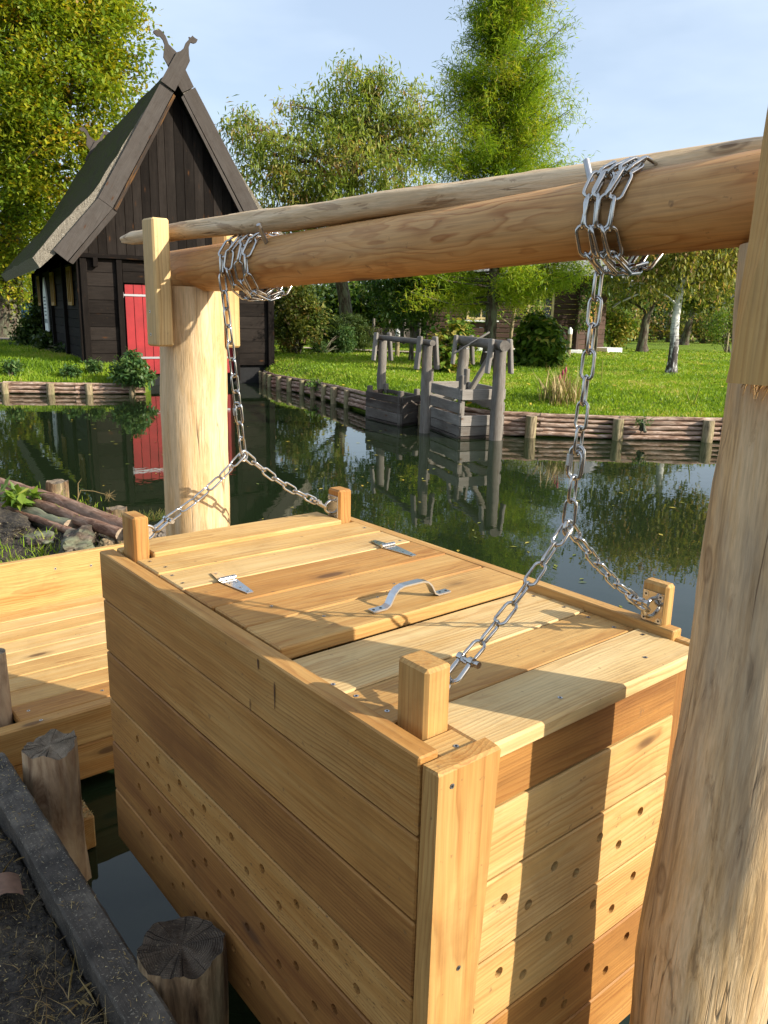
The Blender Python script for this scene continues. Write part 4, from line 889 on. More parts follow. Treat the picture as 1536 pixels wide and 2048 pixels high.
def weed(label, c, r, h, n, size, wid, mat, name='weed', cat='weed', stems=7, tone=(0.2, 0.9)):
    t = thing(name, label, cat, c); c = Vector(c); m = MB(); C_ = []
    for k in range(stems):
        a = random.uniform(0, 6.28); q = random.uniform(.2, 1) * r; tip = c + Vector((math.cos(a) * q, math.sin(a) * q, h * random.uniform(.6, 1)))
        m.tube([c, c.lerp(tip, .5) + Vector((0, 0, h * .12)), tip], [0.003 + h * .006, 0.002 + h * .004, 0.001 + h * .002], 5, (0.3, .5, 0), False)
        for _ in range(n // stems): u = random.uniform(.3, 1); p = c.lerp(tip, u) + Vector((random.gauss(0, r * .12), random.gauss(0, r * .12), random.gauss(0, h * .05))); C_.append(p)
    m.build('stem', M['leaf_nettle'], t)
    l = MB(); l.leaves(*leafset(C_, size, wid, RNG.uniform(*tone, len(C_)))); l.build('foliage', mat, t); return t
weed('bright green dandelion weed on the mound beside the pine poles', (1.63, 6.46, 0.37), 0.186, 0.186, 110, 0.12, 0.057, M['leaf_bright'], stems=9)
weed('smaller green weed at the left end of the pine poles', (1.47, 7.29, 0.357), 0.143, 0.143, 60, 0.114, 0.051, M['leaf_bright'], stems=7)
sp = []
for _ in range(420):
    a, b = random.gauss(1.40, 0.23), random.gauss(5.40, 0.19)
    if b > 5.03: sp.append((a, b, soil_z(a, b) - .003))
for _ in range(160): 
    a, b = random.gauss(1.943, 0.09), random.gauss(6.14, 0.29); sp.append((a, b, .379))
kind(blades('mound_grass', sp, 0.03, 0.12, 0.0065, M['blade'], (0.3, 1.0), 1.2), 'stuff')
tw = MB(); c0 = Vector((2.17, 6.79, 0.30)); Kq = 1.43
def tq(x, y, z): return c0 + Vector((x, y, z)) * Kq
tw.tube([c0, tq(0.03, 0.0, 0.07), tq(0.09, -0.05, 0.065), tq(0.15, -0.12, 0.045)], [0.005, 0.0043, 0.0036, 0.0026], 6)
tw.tube([tq(0.012, 0, 0.03), tq(0.02, 0.01, 0.11), tq(0.04, 0.0, 0.14)], [0.0043, 0.003, 0.0015], 6)
for k in range(26): tw.tube([tq(0.15 + random.uniform(-.02, .015), -0.12 + random.uniform(-.015, .015), 0.045), tq(0.15 + random.uniform(-.03, .05), -0.12 + random.uniform(-.05, .02), 0.045 + random.uniform(-.04, .03))], [0.0016, 0.0008], 4)
tag(tw.build('dry_twig', M['straw']), 'bare dry pine twig sticking out over the water from the pole stack', 'twig')
m = MB(); st_ = [Vector((2.16, 5.86, .30)), Vector((2.28, 5.70, .345)), Vector((2.42, 5.56, .37))]; m.tube(st_, [.008, .006, .003], 6)
for k in range(190):
    u = random.random(); e = st_[0].lerp(st_[1], u * 2) if u < .5 else st_[1].lerp(st_[2], u * 2 - 1); m.tube([e, e + Vector((random.uniform(-.08, .08), random.uniform(-.07, .07), random.uniform(-.01, .085)))], [0.0022, 0.001], 4, (random.random(), .5, 0), False)
tag(m.build('pine_sprig', M['leaf_olive']), 'green and brown pine sprig between the box corner and the far post', 'sprig')

# ------------------------------------------------------------------ revetments
MARK = set(COL.objects)
def revet(label, B, z_wat, stakes, rows=4, r=0.05, top=0.06, lift=(0, 0, 0)):
    root = thing('bank_revetment', label, 'revetment', G(B[0][0], B[0][1], 0), 'log revetments along the far banks')
    for a, b in zip(B[:-1], B[1:]):
        L = math.hypot(b[0] - a[0], b[1] - a[1]); d = Vector((b[0] - a[0], b[1] - a[1])).normalized(); nrm = Vector((d.y, -d.x))
        for k in range(rows):
            m = MB(); s0 = 0
            while s0 < L:
                s1 = min(L, s0 + random.uniform(2.0, 3.6)); q0, q1 = s0 / L, s1 / L
                za = lerp(a[2], b[2], q0) - r * .8 - k * r * 1.75; zb = lerp(a[2], b[2], q1) - r * .8 - k * r * 1.75
                off = 0.03 + random.uniform(-.015, .015) + 0.012 * k
                A_ = G(lerp(a[0], b[0], q0) + nrm.x * off - d.x * .03, lerp(a[1], b[1], q0) + nrm.y * off - d.y * .03, za + random.uniform(-.008, .008)); B_ = G(lerp(a[0], b[0], q1) + nrm.x * off + d.x * .03, lerp(a[1], b[1], q1) + nrm.y * off + d.y * .03, zb + random.uniform(-.008, .008))
                rr_ = r * random.uniform(.70, 1.02); m.tube(line(A_, B_, 9, 0.012, random.random() * 99), [rr_ * lerp(1.05, .85, i / 8) for i in range(9)], 10, (0.4, .5, 0), True, 0.004, 4, seed=random.random() * 50); s0 = s1
            m.build('rail', M['rail'], root)
    for (R, D, zt, rs) in stakes:
        m = MB(); m.tube(line(G(R, D, -.4), G(R + random.uniform(-.015, .015), D, zt), 8), [rs * 1.05, rs, rs, rs, rs * .98, rs, rs, rs * .97], 14, (0.4, .5, 0), True, 0.006, 4, capmi=1, seed=R * 7); m.build('stake', [M['stake'], capl], root)
    return root
def along(B, s):
    for a, b in zip(B[:-1], B[1:]):
        L = math.hypot(b[0] - a[0], b[1] - a[1])
        if s <= L: return tuple(lerp(a[k], b[k], s / L) for k in range(3)), ((b[1] - a[1]) / L, -(b[0] - a[0]) / L)
        s -= L
    return B[-1], (0, -1)
def autostakes(B, ss, off=0.14, dz=-.05, rs=.075):
    out = []
    for s in ss: (R, D, z), (nx, ny) = along(B, s); out.append((R + nx * off, D + ny * off, z + dz, rs * random.uniform(.85, 1.1)))
    return out
b1 = RB[6:11]; revet('pale log revetment along the near edge of the lawn, right of the grey fish box', b1, 0, autostakes(b1, (0.52, 1.95, 3.42, 4.55, 6.0), 0.13, -.04, .10), 5, 0.044)
b2 = RB[0:5]; revet('shaded log revetment running from the barn to the old fish boxes', b2, 0, autostakes(b2, (0.7, 1.4, 2.1, 2.8, 3.5, 4.3, 5.1, 5.8, 6.5, 7.3), 0.12, -.03, .075), 4, 0.05)
b3 = RB[4:7]; revet('short log revetment behind the old fish boxes', b3, 0, autostakes(b3, (0.8, 1.7, 2.6)), 4, 0.05)
b4 = LB[3:7]; revet('log revetment along the bank left of the red barn door', b4, 0, autostakes(b4, (0.9, 1.75, 2.75, 3.6, 4.55), 0.12, -.01, .085), 3, 0.05)

# ------------------------------------------------------------------ thatched boathouse
BL = (-7.66, 20.5); BA = rad(28.6); dR, dD = math.cos(BA), math.sin(BA); bR, bD = -math.sin(BA), math.cos(BA); BW, BLEN = 5.02, 11.4
dv = RT * dR + FWH * dD; bv = RT * bR + FWH * bD
def BP(s, t, z): return G(BL[0] + dR * s + bR * t, BL[1] + dD * s + bD * t, z)
barn = thing('thatched_barn', 'black timber boathouse with steep mossy thatch, crossed gable boards and a red door', 'barn', BP(BW / 2, BLEN / 2, 0.4))
m = MB()                                                            # gable boarding, upright boards clipped by the roof line
def gable_top(s): 
    q = s if s < BW / 2 else BW - s
    return (3.05 + (q + 0.55) / (0.62 + 0.55) * (4.25 - 3.05)) if q < 0.62 else 4.25 + (q - 0.62) / (BW / 2 - 0.62) * (7.22 - 4.25)
s0 = 0.02
while s0 < BW - 0.03:
    w_ = min(random.uniform(0.19, 0.27), BW - .02 - s0); s1 = s0 + w_
    poly = [(s0 + .006, 3.27), (s1 - .006, 3.27), (s1 - .006, gable_top(s1) - .05), (s0 + .006, gable_top(s0) - .05)]
    if s0 < BW / 2 < s1: poly = [poly[0], poly[1], poly[2], (BW / 2, 7.18), poly[3]]
    of = -0.02 - random.uniform(0, .012)
    m.prism(poly, dv, UP, BP(0, of, 0), bv * 0.022, random.uniform(.05, .8)); s0 = s1
m.prism([(0.05, 3.2), (BW - .05, 3.2), (BW / 2, 7.1)], dv, UP, BP(0, 0.004, 0), bv * 0.03, .9)
m.build('gable_boarding', M['tarred'], barn)
m = MB(); ds0, ds1, dz0, dz1 = 1.02, 3.93, 0.30, 2.56              # front wall, level boards beside and above the door
def hboards(a, b, z0, z1, n, t=0.0):
    for k in range(n):
        q0, q1 = lerp(z0, z1, k / n), lerp(z0, z1, (k + 1) / n); m.prism([(a, q0 + .006), (b, q0 + .006), (b, q1 - .006), (a, q1 - .006)], dv, UP, BP(0, t - random.uniform(0, .012), 0), bv * .06, random.uniform(0.0, .6), 0, lambda p: (p[0], p[1], .05))
hboards(0.12, 0.86, 0.5, 3.16, 8); hboards(ds0, ds1, 2.60, 3.16, 2); hboards(4.02, BW - .12, 0.5, 3.16, 8); hboards(0.86, 1.0, 2.6, 3.16, 2)
m.build('front_wall', M['tarred'], barn)
m = MB()
for s_, z0, w_ in ((0.06, 0.35, .16), (0.92, 0.15, .14), (3.95, 0.1, .15), (BW - .07, 0.1, .18)): m = MB(); m.box(BP(s_, -.03, (z0 + 3.16) / 2), (w_, .16, 3.16 - z0), 2, .01, .6, Matrix((dv, bv, UP)).transposed()); m.build('wall_post', M['tarred'], barn)
m = MB(); m.box(BP(BW / 2, -.05, 3.215), (BW + .1, .2, .11), 0, .01, .75, Matrix((dv, bv, UP)).transposed())
for s_ in (0.35, 4.7): m.box(BP(s_, -.10, 3.06), (.12, .12, .22), 2, .01, .7, Matrix((dv, bv, UP)).transposed())
m.build('tie_beam', M['tarred'], barn)
m = MB(); nb = 13
for k in range(nb):
    a, b = lerp(ds0 + .03, ds1 - .03, k / nb), lerp(ds0 + .03, ds1 - .03, (k + 1) / nb); m.prism([(a + .007, dz0), (b - .007, dz0), (b - .007, dz1), (a + .007, dz1)], dv, UP, BP(0, .03 - .004 * (k % 2), 0), bv * .03, .4)
door = m.build('door', M['red'], barn)
for z in (2.30, 0.72):
    m = MB(); m.box(BP((ds0 + ds1) / 2 - .1, .018, z), (2.75, .012, .055), 0, .003, .4, Matrix((dv, bv, UP)).transposed()); m.tube([BP(ds0 - .03, .0, z - .07), BP(ds0 - .03, .0, z + .07)], .03, 10); m.build('strap_hinge', M['zinc'], door)
m = MB(); m.add([BP(.1, .12, 0.0), BP(BW - .1, .12, 0.0), BP(BW - .1, .12, 3.2), BP(.1, .12, 3.2)], [(0, 1, 2, 3)]); m.build('interior_shade_sheet', M['black'], barn)  # flat black sheet standing in for the shade inside the boathouse
m = MB()                                                            # long side wall
for k in range(11):
    q0, q1 = lerp(0.5, 3.1, k / 11), lerp(0.5, 3.1, (k + 1) / 11)
    m.prism([(0.0, q0 + .006), (BLEN, q0 + .006), (BLEN, q1 - .006), (0.0, q1 - .006)], bv, UP, BP(0.0 + random.uniform(-.01, 0), 0, 0), dv * .06, random.uniform(.2, .8), 0, lambda p: (p[0], p[1], .05))
for t in (0.02, 2.9, 5.9, 8.7, BLEN - .1): m.box(BP(-.03, t, 1.8), (.14, .16, 2.75), 2, .01, .7, Matrix((dv, bv, UP)).transposed())
m.build('side_wall', M['tarred'], barn)
m = MB(); m.prism([(0, .3), (BLEN, .3), (BLEN, 3.1), (0, 3.1)], bv, UP, BP(BW - .06, 0, 0), dv * .06, .6); m.build('side_wall', M['tarred'], barn)
m = MB(); m.prism([(0, .3), (BW, .3), (BW, 3.2), (BW / 2, 7.1), (0, 3.2)], dv, UP, BP(0, BLEN - .06, 0), bv * .06, .6); m.build('rear_wall', M['tarred'], barn)
for t0 in (1.15, 5.0, 8.9):
    m = MB(); 
    for (ta, tb, za, zb) in ((t0, t0 + .09, 2.02, 3.0), (t0 + .66, t0 + .75, 2.02, 3.0), (t0 + .09, t0 + .66, 2.02, 2.11), (t0 + .09, t0 + .66, 2.91, 3.0), (t0 + .35, t0 + .40, 2.11, 2.91)):
        m.prism([(ta, za), (tb, za), (tb, zb), (ta, zb)], bv, UP, BP(-.045, 0, 0), dv * -.05, .3)
    fr_ = m.build('window', M['ochre'], barn); g_ = MB(); g_.prism([(t0 + .05, 2.06), (t0 + .7, 2.06), (t0 + .7, 2.95), (t0 + .05, 2.95)], bv, UP, BP(-.02, 0, 0), dv * -.04); g_.build('pane', M['glass'], fr_)
# roof
m = MB(); rows = []; inner = [(-.95, 2.86), (-.50, 3.27), (0.05, 3.85), (0.62, 4.45), (1.2, 5.30), (1.85, 6.30), (2.5, 7.40)]
outer = [(-1.10, 3.10), (-.66, 3.60), (-.16, 4.12), (0.40, 4.70), (0.98, 5.55), (1.64, 6.58), (2.51, 7.82)]
tt = np.linspace(-.27, BLEN + .3, 46)
for side_ in (0, 1):
    fx = (lambda s: s) if side_ == 0 else (lambda s: BW - s)
    def fine(pl):
        out = []
        for a, b in zip(pl[:-1], pl[1:]):
            for k in range(4): out.append((lerp(a[0], b[0], k / 4), lerp(a[1], b[1], k / 4)))
        return out + [pl[-1]]
    O, I = fine(outer), fine(inner)
    def dis(s, t, z): return 0.035 * noise.noise(Vector((s * 1.4, t * 1.4, z * 1.4))) + 0.02 * noise.noise(Vector((s * 5, t * 5, z * 5)))
    Po = [[BP(fx(s - .7 * dis(s, t, z + side_ * 9)), t, z + .7 * dis(s, t, z + side_ * 9)) for (s, z) in O] for t in tt]; Pi = [[BP(fx(s), t, z) for (s, z) in I] for t in tt]
    if side_: Po = Po[::-1]; Pi = Pi[::-1]
    m.grid(Po[::-1]); m.grid(Pi)
    for P0, P1 in ((Po[0], Pi[0]), (Po[-1], Pi[-1])):
        q = [P0, P1] if (P0 is Po[0]) else [P1, P0]; m.grid(q, False, mi=1)
    e = [[a[0] for a in Po], [a[0] for a in Pi]]; m.grid(e, False, mi=1)
roof = m.build('thatch_roof', [M['thatch'], M['thatchcut']], barn)
sp = []                                                             # frayed reed ends along the verge and eave
def rakeboards(t, front):
    A = [(2.09, 7.33), (2.5, 8.02), (2.59, 8.06), (2.68, 8.14), (2.73, 8.26), (2.80, 8.34), (2.82, 8.36), (2.81, 8.41), (2.86, 8.40), (2.90, 8.45), (2.94, 8.42), (3.03, 8.38), (2.99, 8.31), (2.93, 8.28), (2.85, 8.29), (2.8, 8.18), (2.80, 8.0), (2.82, 7.88), (2.71, 7.67), (2.42, 7.15)]
    B_ = [(2.52, 7.31), (2.31, 7.68), (2.19, 7.88), (2.23, 8.16), (2.19, 8.26), (2.13, 8.32), (2.06, 8.31), (1.97, 8.38), (1.98, 8.42), (2.05, 8.45), (2.09, 8.44), (2.11, 8.48), (2.15, 8.45), (2.19, 8.43), (2.26, 8.35), (2.33, 8.18), (2.51, 8.04), (2.72, 7.68), (2.91, 7.32), (2.62, 7.16)]
    gl = lambda p: (p[0] * .5 + p[1] * .87, p[0] * .87 - p[1] * .5, .05); gr = lambda p: (-p[0] * .5 + p[1] * .87, p[0] * .87 + p[1] * .5, .05)
    out = []
    m = MB(); m.prism(A, dv, UP, BP(0, t - .055, 0), bv * .045, .35, 0, gl); out.append(m)
    m = MB(); m.prism(B_, dv, UP, BP(0, t, 0), bv * .045, .35, 0, gr); out.append(m)
    for mir, g_ in ((0, gl), (1, gr)):
        fx = (lambda s: s) if not mir else (lambda s: BW - s + .02)
        m = MB()
        for poly in ([(2.10, 7.32), (2.40, 7.13), (0.80, 4.34), (0.48, 4.55)], [(0.475, 4.54), (0.795, 4.33), (-.32, 3.04), (-.63, 3.28)]): m.prism([(fx(a), b) for a, b in poly], dv, UP, BP(0, t, 0), bv * .045, random.uniform(.2, .5), 0, g_)
        m.prism([(fx(a), b) for a, b in ((2.40, 7.10), (2.45, 7.05), (0.90, 4.28), (0.83, 4.33))], dv, UP, BP(0, t + .006, 0), bv * .045, .3 if mir else .92, 0, g_)
        m.prism([(fx(a), b) for a, b in ((0.79, 4.31), (0.90, 4.24), (-.20, 2.98), (-.30, 3.03))], dv, UP, BP(0, t + .012, 0), bv * .045, .55, 0, g_)
        out.append(m)
    return out
for mm_ in rakeboards(-.36, True): mm_.build('gable_board', M['rake'], barn)
for mm_ in rakeboards(BLEN + .33, False)[:2]: mm_.build('gable_board', M['rake'], barn)
sb = MB()                                                           # white board hung on the side wall
pts = [(7.05, 1.22), (7.95, 1.22), (7.95, 2.25), (7.83, 2.55), (7.66, 2.78), (7.5, 2.9), (7.34, 2.78), (7.17, 2.55), (7.05, 2.25)]
sb.prism([(a - .7, b) for a, b in pts], bv, UP, BP(-.13, 0, 0), dv * -.04, .3)
for k, z in enumerate((2.25, 2.14, 2.03, 1.92, 1.81, 1.70)): sb.prism([(6.5 + .03 * (k % 2), z), (7.1 - .04 * (k % 3), z), (7.1 - .04 * (k % 3), z + .045), (6.5 + .03 * (k % 2), z + .045)], bv, UP, BP(-.174, 0, 0), dv * -.004, .3, 1)
for a in (6.45, 6.85): sb.prism([(a, 1.47), (a + .25, 1.47), (a + .25, 1.60), (a, 1.60)], bv, UP, BP(-.174, 0, 0), dv * -.004, .3, 1)
tag(sb.build('notice_board', [M['white'], M['ink']]), 'narrow white arched board with rows of small lettering on the dark barn side', 'sign')

# map board beyond the barn
ib = thing('map_board', 'wooden stand with a landscape picture panel at the far left beyond the barn', 'sign', G(-19.2, 43.2, .55))
m = MB(); c = G(-19.2, 43.2, 0)
for dx in (-.62, .62): m.box(c + RT * dx + UP * 1.35, (.12, .12, 1.9), 2, .01, .45)
m.bar(c - RT * .7 + UP * 2.32, c + RT * .7 + UP * 2.32, .14, .14, .4); m.bar(c - RT * .62 + UP * .95, c + RT * .62 + UP * .95, .08, .1, .4); m.build('stand', M['timber'], ib)
def posterm():
    t = NT('picture_panel'); z = t.sep(t.obj())[2]; n = t.noise(t.obj(), 4, 3, .6); f = t.math('ADD', z, t.math('MULTIPLY', n, .35))
    return t.fin(t.ramp(f, [(0.0, (0.16, 0.30, 0.06)), (0.72, (0.30, 0.42, 0.12)), (0.95, (0.55, 0.50, 0.16)), (1.15 / 1.3, (0.6, .55, .2)), (0.93, (0.10, 0.32, 0.42)), (1.0, (0.05, 0.16, 0.34))]), .5)
m = MB(); m.box(c - FWH * .03 + UP * 1.62, (1.1, .02, 1.2), 0, .003, .4, Matrix((RT, FWH, UP)).transposed()); m.build('panel', posterm(), ib)

# ------------------------------------------------------------------ log cabin on the right
cb = thing('log_cabin', 'brown horizontal-boarded cabin with white-framed windows in the shade behind the trees', 'cabin', G(5, 36, .6))
m = MB(); wz0, wz1 = 0.72, 4.0; wins = [(3.25, 4.45, 1.86, 2.95), (5.75, 6.85, 1.80, 3.1)]
for k in range(16):
    q0, q1 = lerp(wz0, wz1, k / 16), lerp(wz0, wz1, (k + 1) / 16); spans = [(1.6, 7.86)]
    for (a, b, c_, d_) in wins:
        if q1 > c_ and q0 < d_:
            ns = []
            for (x0, x1) in spans: ns += [(x0, a), (b, x1)] if x0 < a < x1 else [(x0, x1)]
            spans = ns
    for (x0, x1) in spans: m.box((G((x0 + x1) / 2, 34.06 + .015 * (k % 2), (q0 + q1) / 2)), (x1 - x0, .12, q1 - q0 - .012), 0, .03, random.uniform(.2, .7), Matrix((RT, FWH, UP)).transposed())
m.build('front_wall', M['cabin'], cb)
m = MB(); e0, e1 = G(7.86, 34.0, 0), G(9.75, 36.9, 0); ed = (e1 - e0).normalized()
for k in range(16):
    q0, q1 = lerp(wz0, wz1, k / 16), lerp(wz0, wz1, (k + 1) / 16); m.bar(e0 + UP * (q0 + q1) / 2, e1 + UP * (q0 + q1) / 2, .12, q1 - q0 - .012, random.uniform(0, .4))
m.build('side_wall', M['cabin'], cb)
m = MB()
for q in (0.0, 1.9): m = MB(); m.box(e0 + ed * q + UP * 2.35 - FWH * .03, (.16, .16, 3.3), 2, .01, .5); m.build('wall_post', M['cabin'], cb)
m = MB(); m.box(e0 + ed * 1.45 + UP * 1.72 - FWH * .06 + RT * .09, (.9, .06, 2.0), 2, .01, .3, Matrix.Rotation(math.atan2(ed.y, ed.x), 3, 'Z')); m.build('door', M['ochre'], cb)
m = MB(); m.box(G(5, 35.5, .62), (6.2, 3.6, .22), 0, .02, .3, Matrix((RT, FWH, UP)).transposed()); m.box(e0 + ed * 1.9 + RT * .7 + UP * .68, (1.1, .9, .22), 0, .02, .3); m.build('plinth', M['white'], cb)
for (a, b, c_, d_) in wins:
    m = MB(); F_ = Matrix((RT, FWH, UP)).transposed()
    for (x0, x1, z0, z1) in ((a, a + .1, c_, d_), (b - .1, b, c_, d_), (a, b, d_ - .1, d_), (a, b, c_, c_ + .1), ((a + b) / 2 - .03, (a + b) / 2 + .03, c_ + .1, d_ - .1), (a + .1, b - .1, (c_ + d_) / 2 - .025, (c_ + d_) / 2 + .025)):
        m.box(G((x0 + x1) / 2, 33.99 - (.012 if x1 - x0 > 1.1 else 0), (z0 + z1) / 2), (x1 - x0, .07, z1 - z0), 0, .008, .3, F_)
    w_ = m.build('window', M['cream'], cb)
    g_ = MB(); g_.box(G((a + b) / 2, 34.05, (c_ + d_) / 2), (b - a - .1, .02, d_ - c_ - .1), 0, .002, .3, F_); g_.build('pane', M['glass'], w_)
    s_ = MB(); s_.box(G((a + b) / 2, 33.92, c_ - .05), (b - a + .25, .18, .06), 0, .008, .3, F_); s_.build('sill', M['white'], w_)
m = MB(); r0 = [G(0.9, 33.2, 3.75), G(9.4, 33.2, 3.75), G(11.0, 36.3, 3.5), G(11.0, 36.4, 3.55)]
Pr = [[G(0.9, 33.1, 3.8), G(0.9, 36.5, 5.3)], [G(8.9, 33.1, 3.8), G(9.2, 36.5, 5.3)], [G(10.9, 36.1, 3.42), G(10.6, 37.5, 4.1)]]
m.grid([[p[0] for p in Pr], [p[1] for p in Pr]][::-1], False); m.grid([[p[0] - UP * .14 for p in Pr], [p[1] - UP * .14 for p in Pr]], False); m.grid([[p[0] - UP * .14 for p in Pr], [p[0] for p in Pr]][::-1], False)
m.build('roof', M['felt'], cb)
m = MB(); m.tube([G(8.9, 33.0, 3.78), G(10.95, 36.0, 3.40)], .06, 10); m.tube([G(10.95, 36.0, 3.38), G(10.9, 36.0, 3.1), G(10.2, 36.2, 2.75), G(9.9, 36.3, 2.5)], .045, 8); m.build('gutter', M['zinc'], cb)

# ------------------------------------------------------------------ the two old fish boxes on the far bank
def old_frame(label, A, B, zb, r, beam_r, gname, plank=True, gal=True):
    root = thing('old_gantry', label, 'gantry', A, 'weathered gantries on the far bank')
    A = Vector(A); B = Vector(B); d = (B - A); d.z = 0; d.normalize(); nrm = Vector((d.y, -d.x, 0))
    for p in (A, B):
        m = MB(); m.tube(line((p.x, p.y, -.6 if p is B else 0), (p.x, p.y, zb - beam_r), 14, .03, p.x), [r * 1.08] * 7 + [r] * 7, 14, (.4, .5, 0), True, .012, 3, seed=p.x); m.build('post', M['grey'], root)
    m = MB(); m.tube([A - d * .25 + UP * (zb - A.z), A.lerp(B, .5) * 1 + UP * (zb - A.lerp(B, .5).z), B + d * .25 + UP * (zb - B.z)], beam_r, 14, (.5, .5, 0), True, .006, 3); m.build('beam', M['grey'], root)
    for p in (A, B):
        for sg in (-1, 1):
            c = Vector((p.x, p.y, zb - .14)) + nrm * sg * (r + .045); m = MB(); ti = .07 * sg; a = c + UP * .36 + nrm * ti * 0; m.bar(c - UP * .30 + nrm * sg * .05, c + UP * .24 - nrm * sg * .0, .05, .17, random.uniform(.0, .35), .02, upv=d); m.build('bracket', M['grey'], root)
    return root, d, nrm
def old_box(label, corners, z0, zt, rows, gap, tone, tall=True):
    root = thing('old_fish_box', label, 'fish box', sum(corners, Vector()) / 4 + UP * z0, 'old fish boxes on the far bank')
    n = len(rows)
    for i in range(4):
        a, b = corners[i], corners[(i + 1) % 4]; m = MB()
        for (q0, q1, tn) in rows:
            if i == gap and .38 < q0 < .62: continue
            m.bar(a + UP * (q0 + q1) / 2, b + UP * (q0 + q1) / 2, .045, q1 - q0 - .012, min(1, max(0, tn + tone + random.uniform(-.12, .12))), .006)
        m.build('side_wall', M['grey'], root)
    ctr = sum(corners, Vector()) / 4
    for p in corners:
        q = p + (ctr - p).normalized() * .07; m = MB(); m.box(q + UP * (zt + .0) / 2, (.09, .09, zt), 2, .012, .3 + tone); m.build('corner_post', M['grey'], root)
    m = MB(); cc = [p + (ctr - p).normalized() * .05 for p in corners]; m.add([c + UP * .05 for c in cc], [(0, 1, 2, 3)], None, (.9, .5, 0)); m.build('floor_panel', M['grey'], root)
    return root
f2, d2, n2 = old_frame('grey log gantry with galvanised chains over the tall grey fish box', G(1.42, 15.2, .42), G(1.78, 12.8, 0), 1.50, .10, .085, 'b')
f1, d1, n1 = old_frame('older thin log gantry over the low dark fish box on the left', G(-0.10, 15.9, .42), G(0.66, 13.45, 0), 1.50, .085, .05, 'a')
F_, L_, R2_ = G(1.2, 12.80, 0), G(0.72, 14.30, 0), G(1.93, 13.10, 0); K_ = L_ + (R2_ - F_)
old_box('tall weathered grey fish box with an open gap under its top boards', [L_, F_, R2_, K_], 0, 1.02, [(-.2, .04, .85), (.04, .20, .45), (.20, .38, .10), (.40, .58, .15), (.62, .80, -.05)], 1, .15)
F1, L1, R1_ = G(0.27, 14.2, 0), G(-0.38, 15.35, 0), G(0.62, 14.75, 0); K1 = L1 + (R1_ - F1)
old_box('low dark fish box with rotten planks, left of the tall grey one', [L1, F1, R1_, K1], 0, .62, [(-.2, .03, .9), (.03, .22, .5), (.22, .38, .45), (.38, .52, .65)], 9, .3)
def small_chain(label, segs, base):
    root = thing('galvanised_chain', label, 'chain', base, 'chains of the old gantries')
    for a, b, sag in segs:
        n = 12; path = [Vector(a).lerp(Vector(b), i / (n - 1)) - UP * sag * math.sin(math.pi * i / (n - 1)) for i in range(n)]; lay_links(root, path, [-FWH] * n, 0.085, 'small', .3, math.pi / 2, .2)
    return root
bm1 = G(1.42, 15.2, 0).lerp(G(1.78, 12.8, 0), .12); bm2 = G(1.42, 15.2, 0).lerp(G(1.78, 12.8, 0), .66)
y1 = bm1 + UP * 1.05 - RT * .25; y2 = bm2 + UP * 1.0 - RT * .1
small_chain('galvanised chain over the back end of the tall grey fish box', [(bm1 + UP * 1.36, y1, 0), (y1, L_ + UP * .85 + RT * .05, 0), (y1, K_ + UP * .85, 0), (L_ + UP * .86, F_ + UP * .86, .02)], bm1 + UP * 1.36)
small_chain('galvanised chain over the front end of the tall grey fish box', [(bm2 + UP * 1.36, y2 + RT * .2, 0), (F_ + UP * .72 + RT * .05, y2 + RT * .3, 0), (y2 + RT * .3, R2_ + UP * .85, 0), (F_ + UP * .70, R2_ + UP * .72, .03)], bm2 + UP * 1.36)
m = MB(); m.bar(G(1.36, 13.8, .55), G(1.75, 13.5, 1.35), .14, .06, .2, .01); tag(m.build('leaning_plank', M['grey']), 'loose grey plank leaning across the tall fish box', 'plank')
m = MB(); m.tube([at(979, 664, 14.0), at(908, 707, 13.9)], .017, 8, (.1, .5, 0)); tag(m.build('winding_bar', M['grey']), 'thin pale bar stuck through the beam of the grey gantry', 'bar')

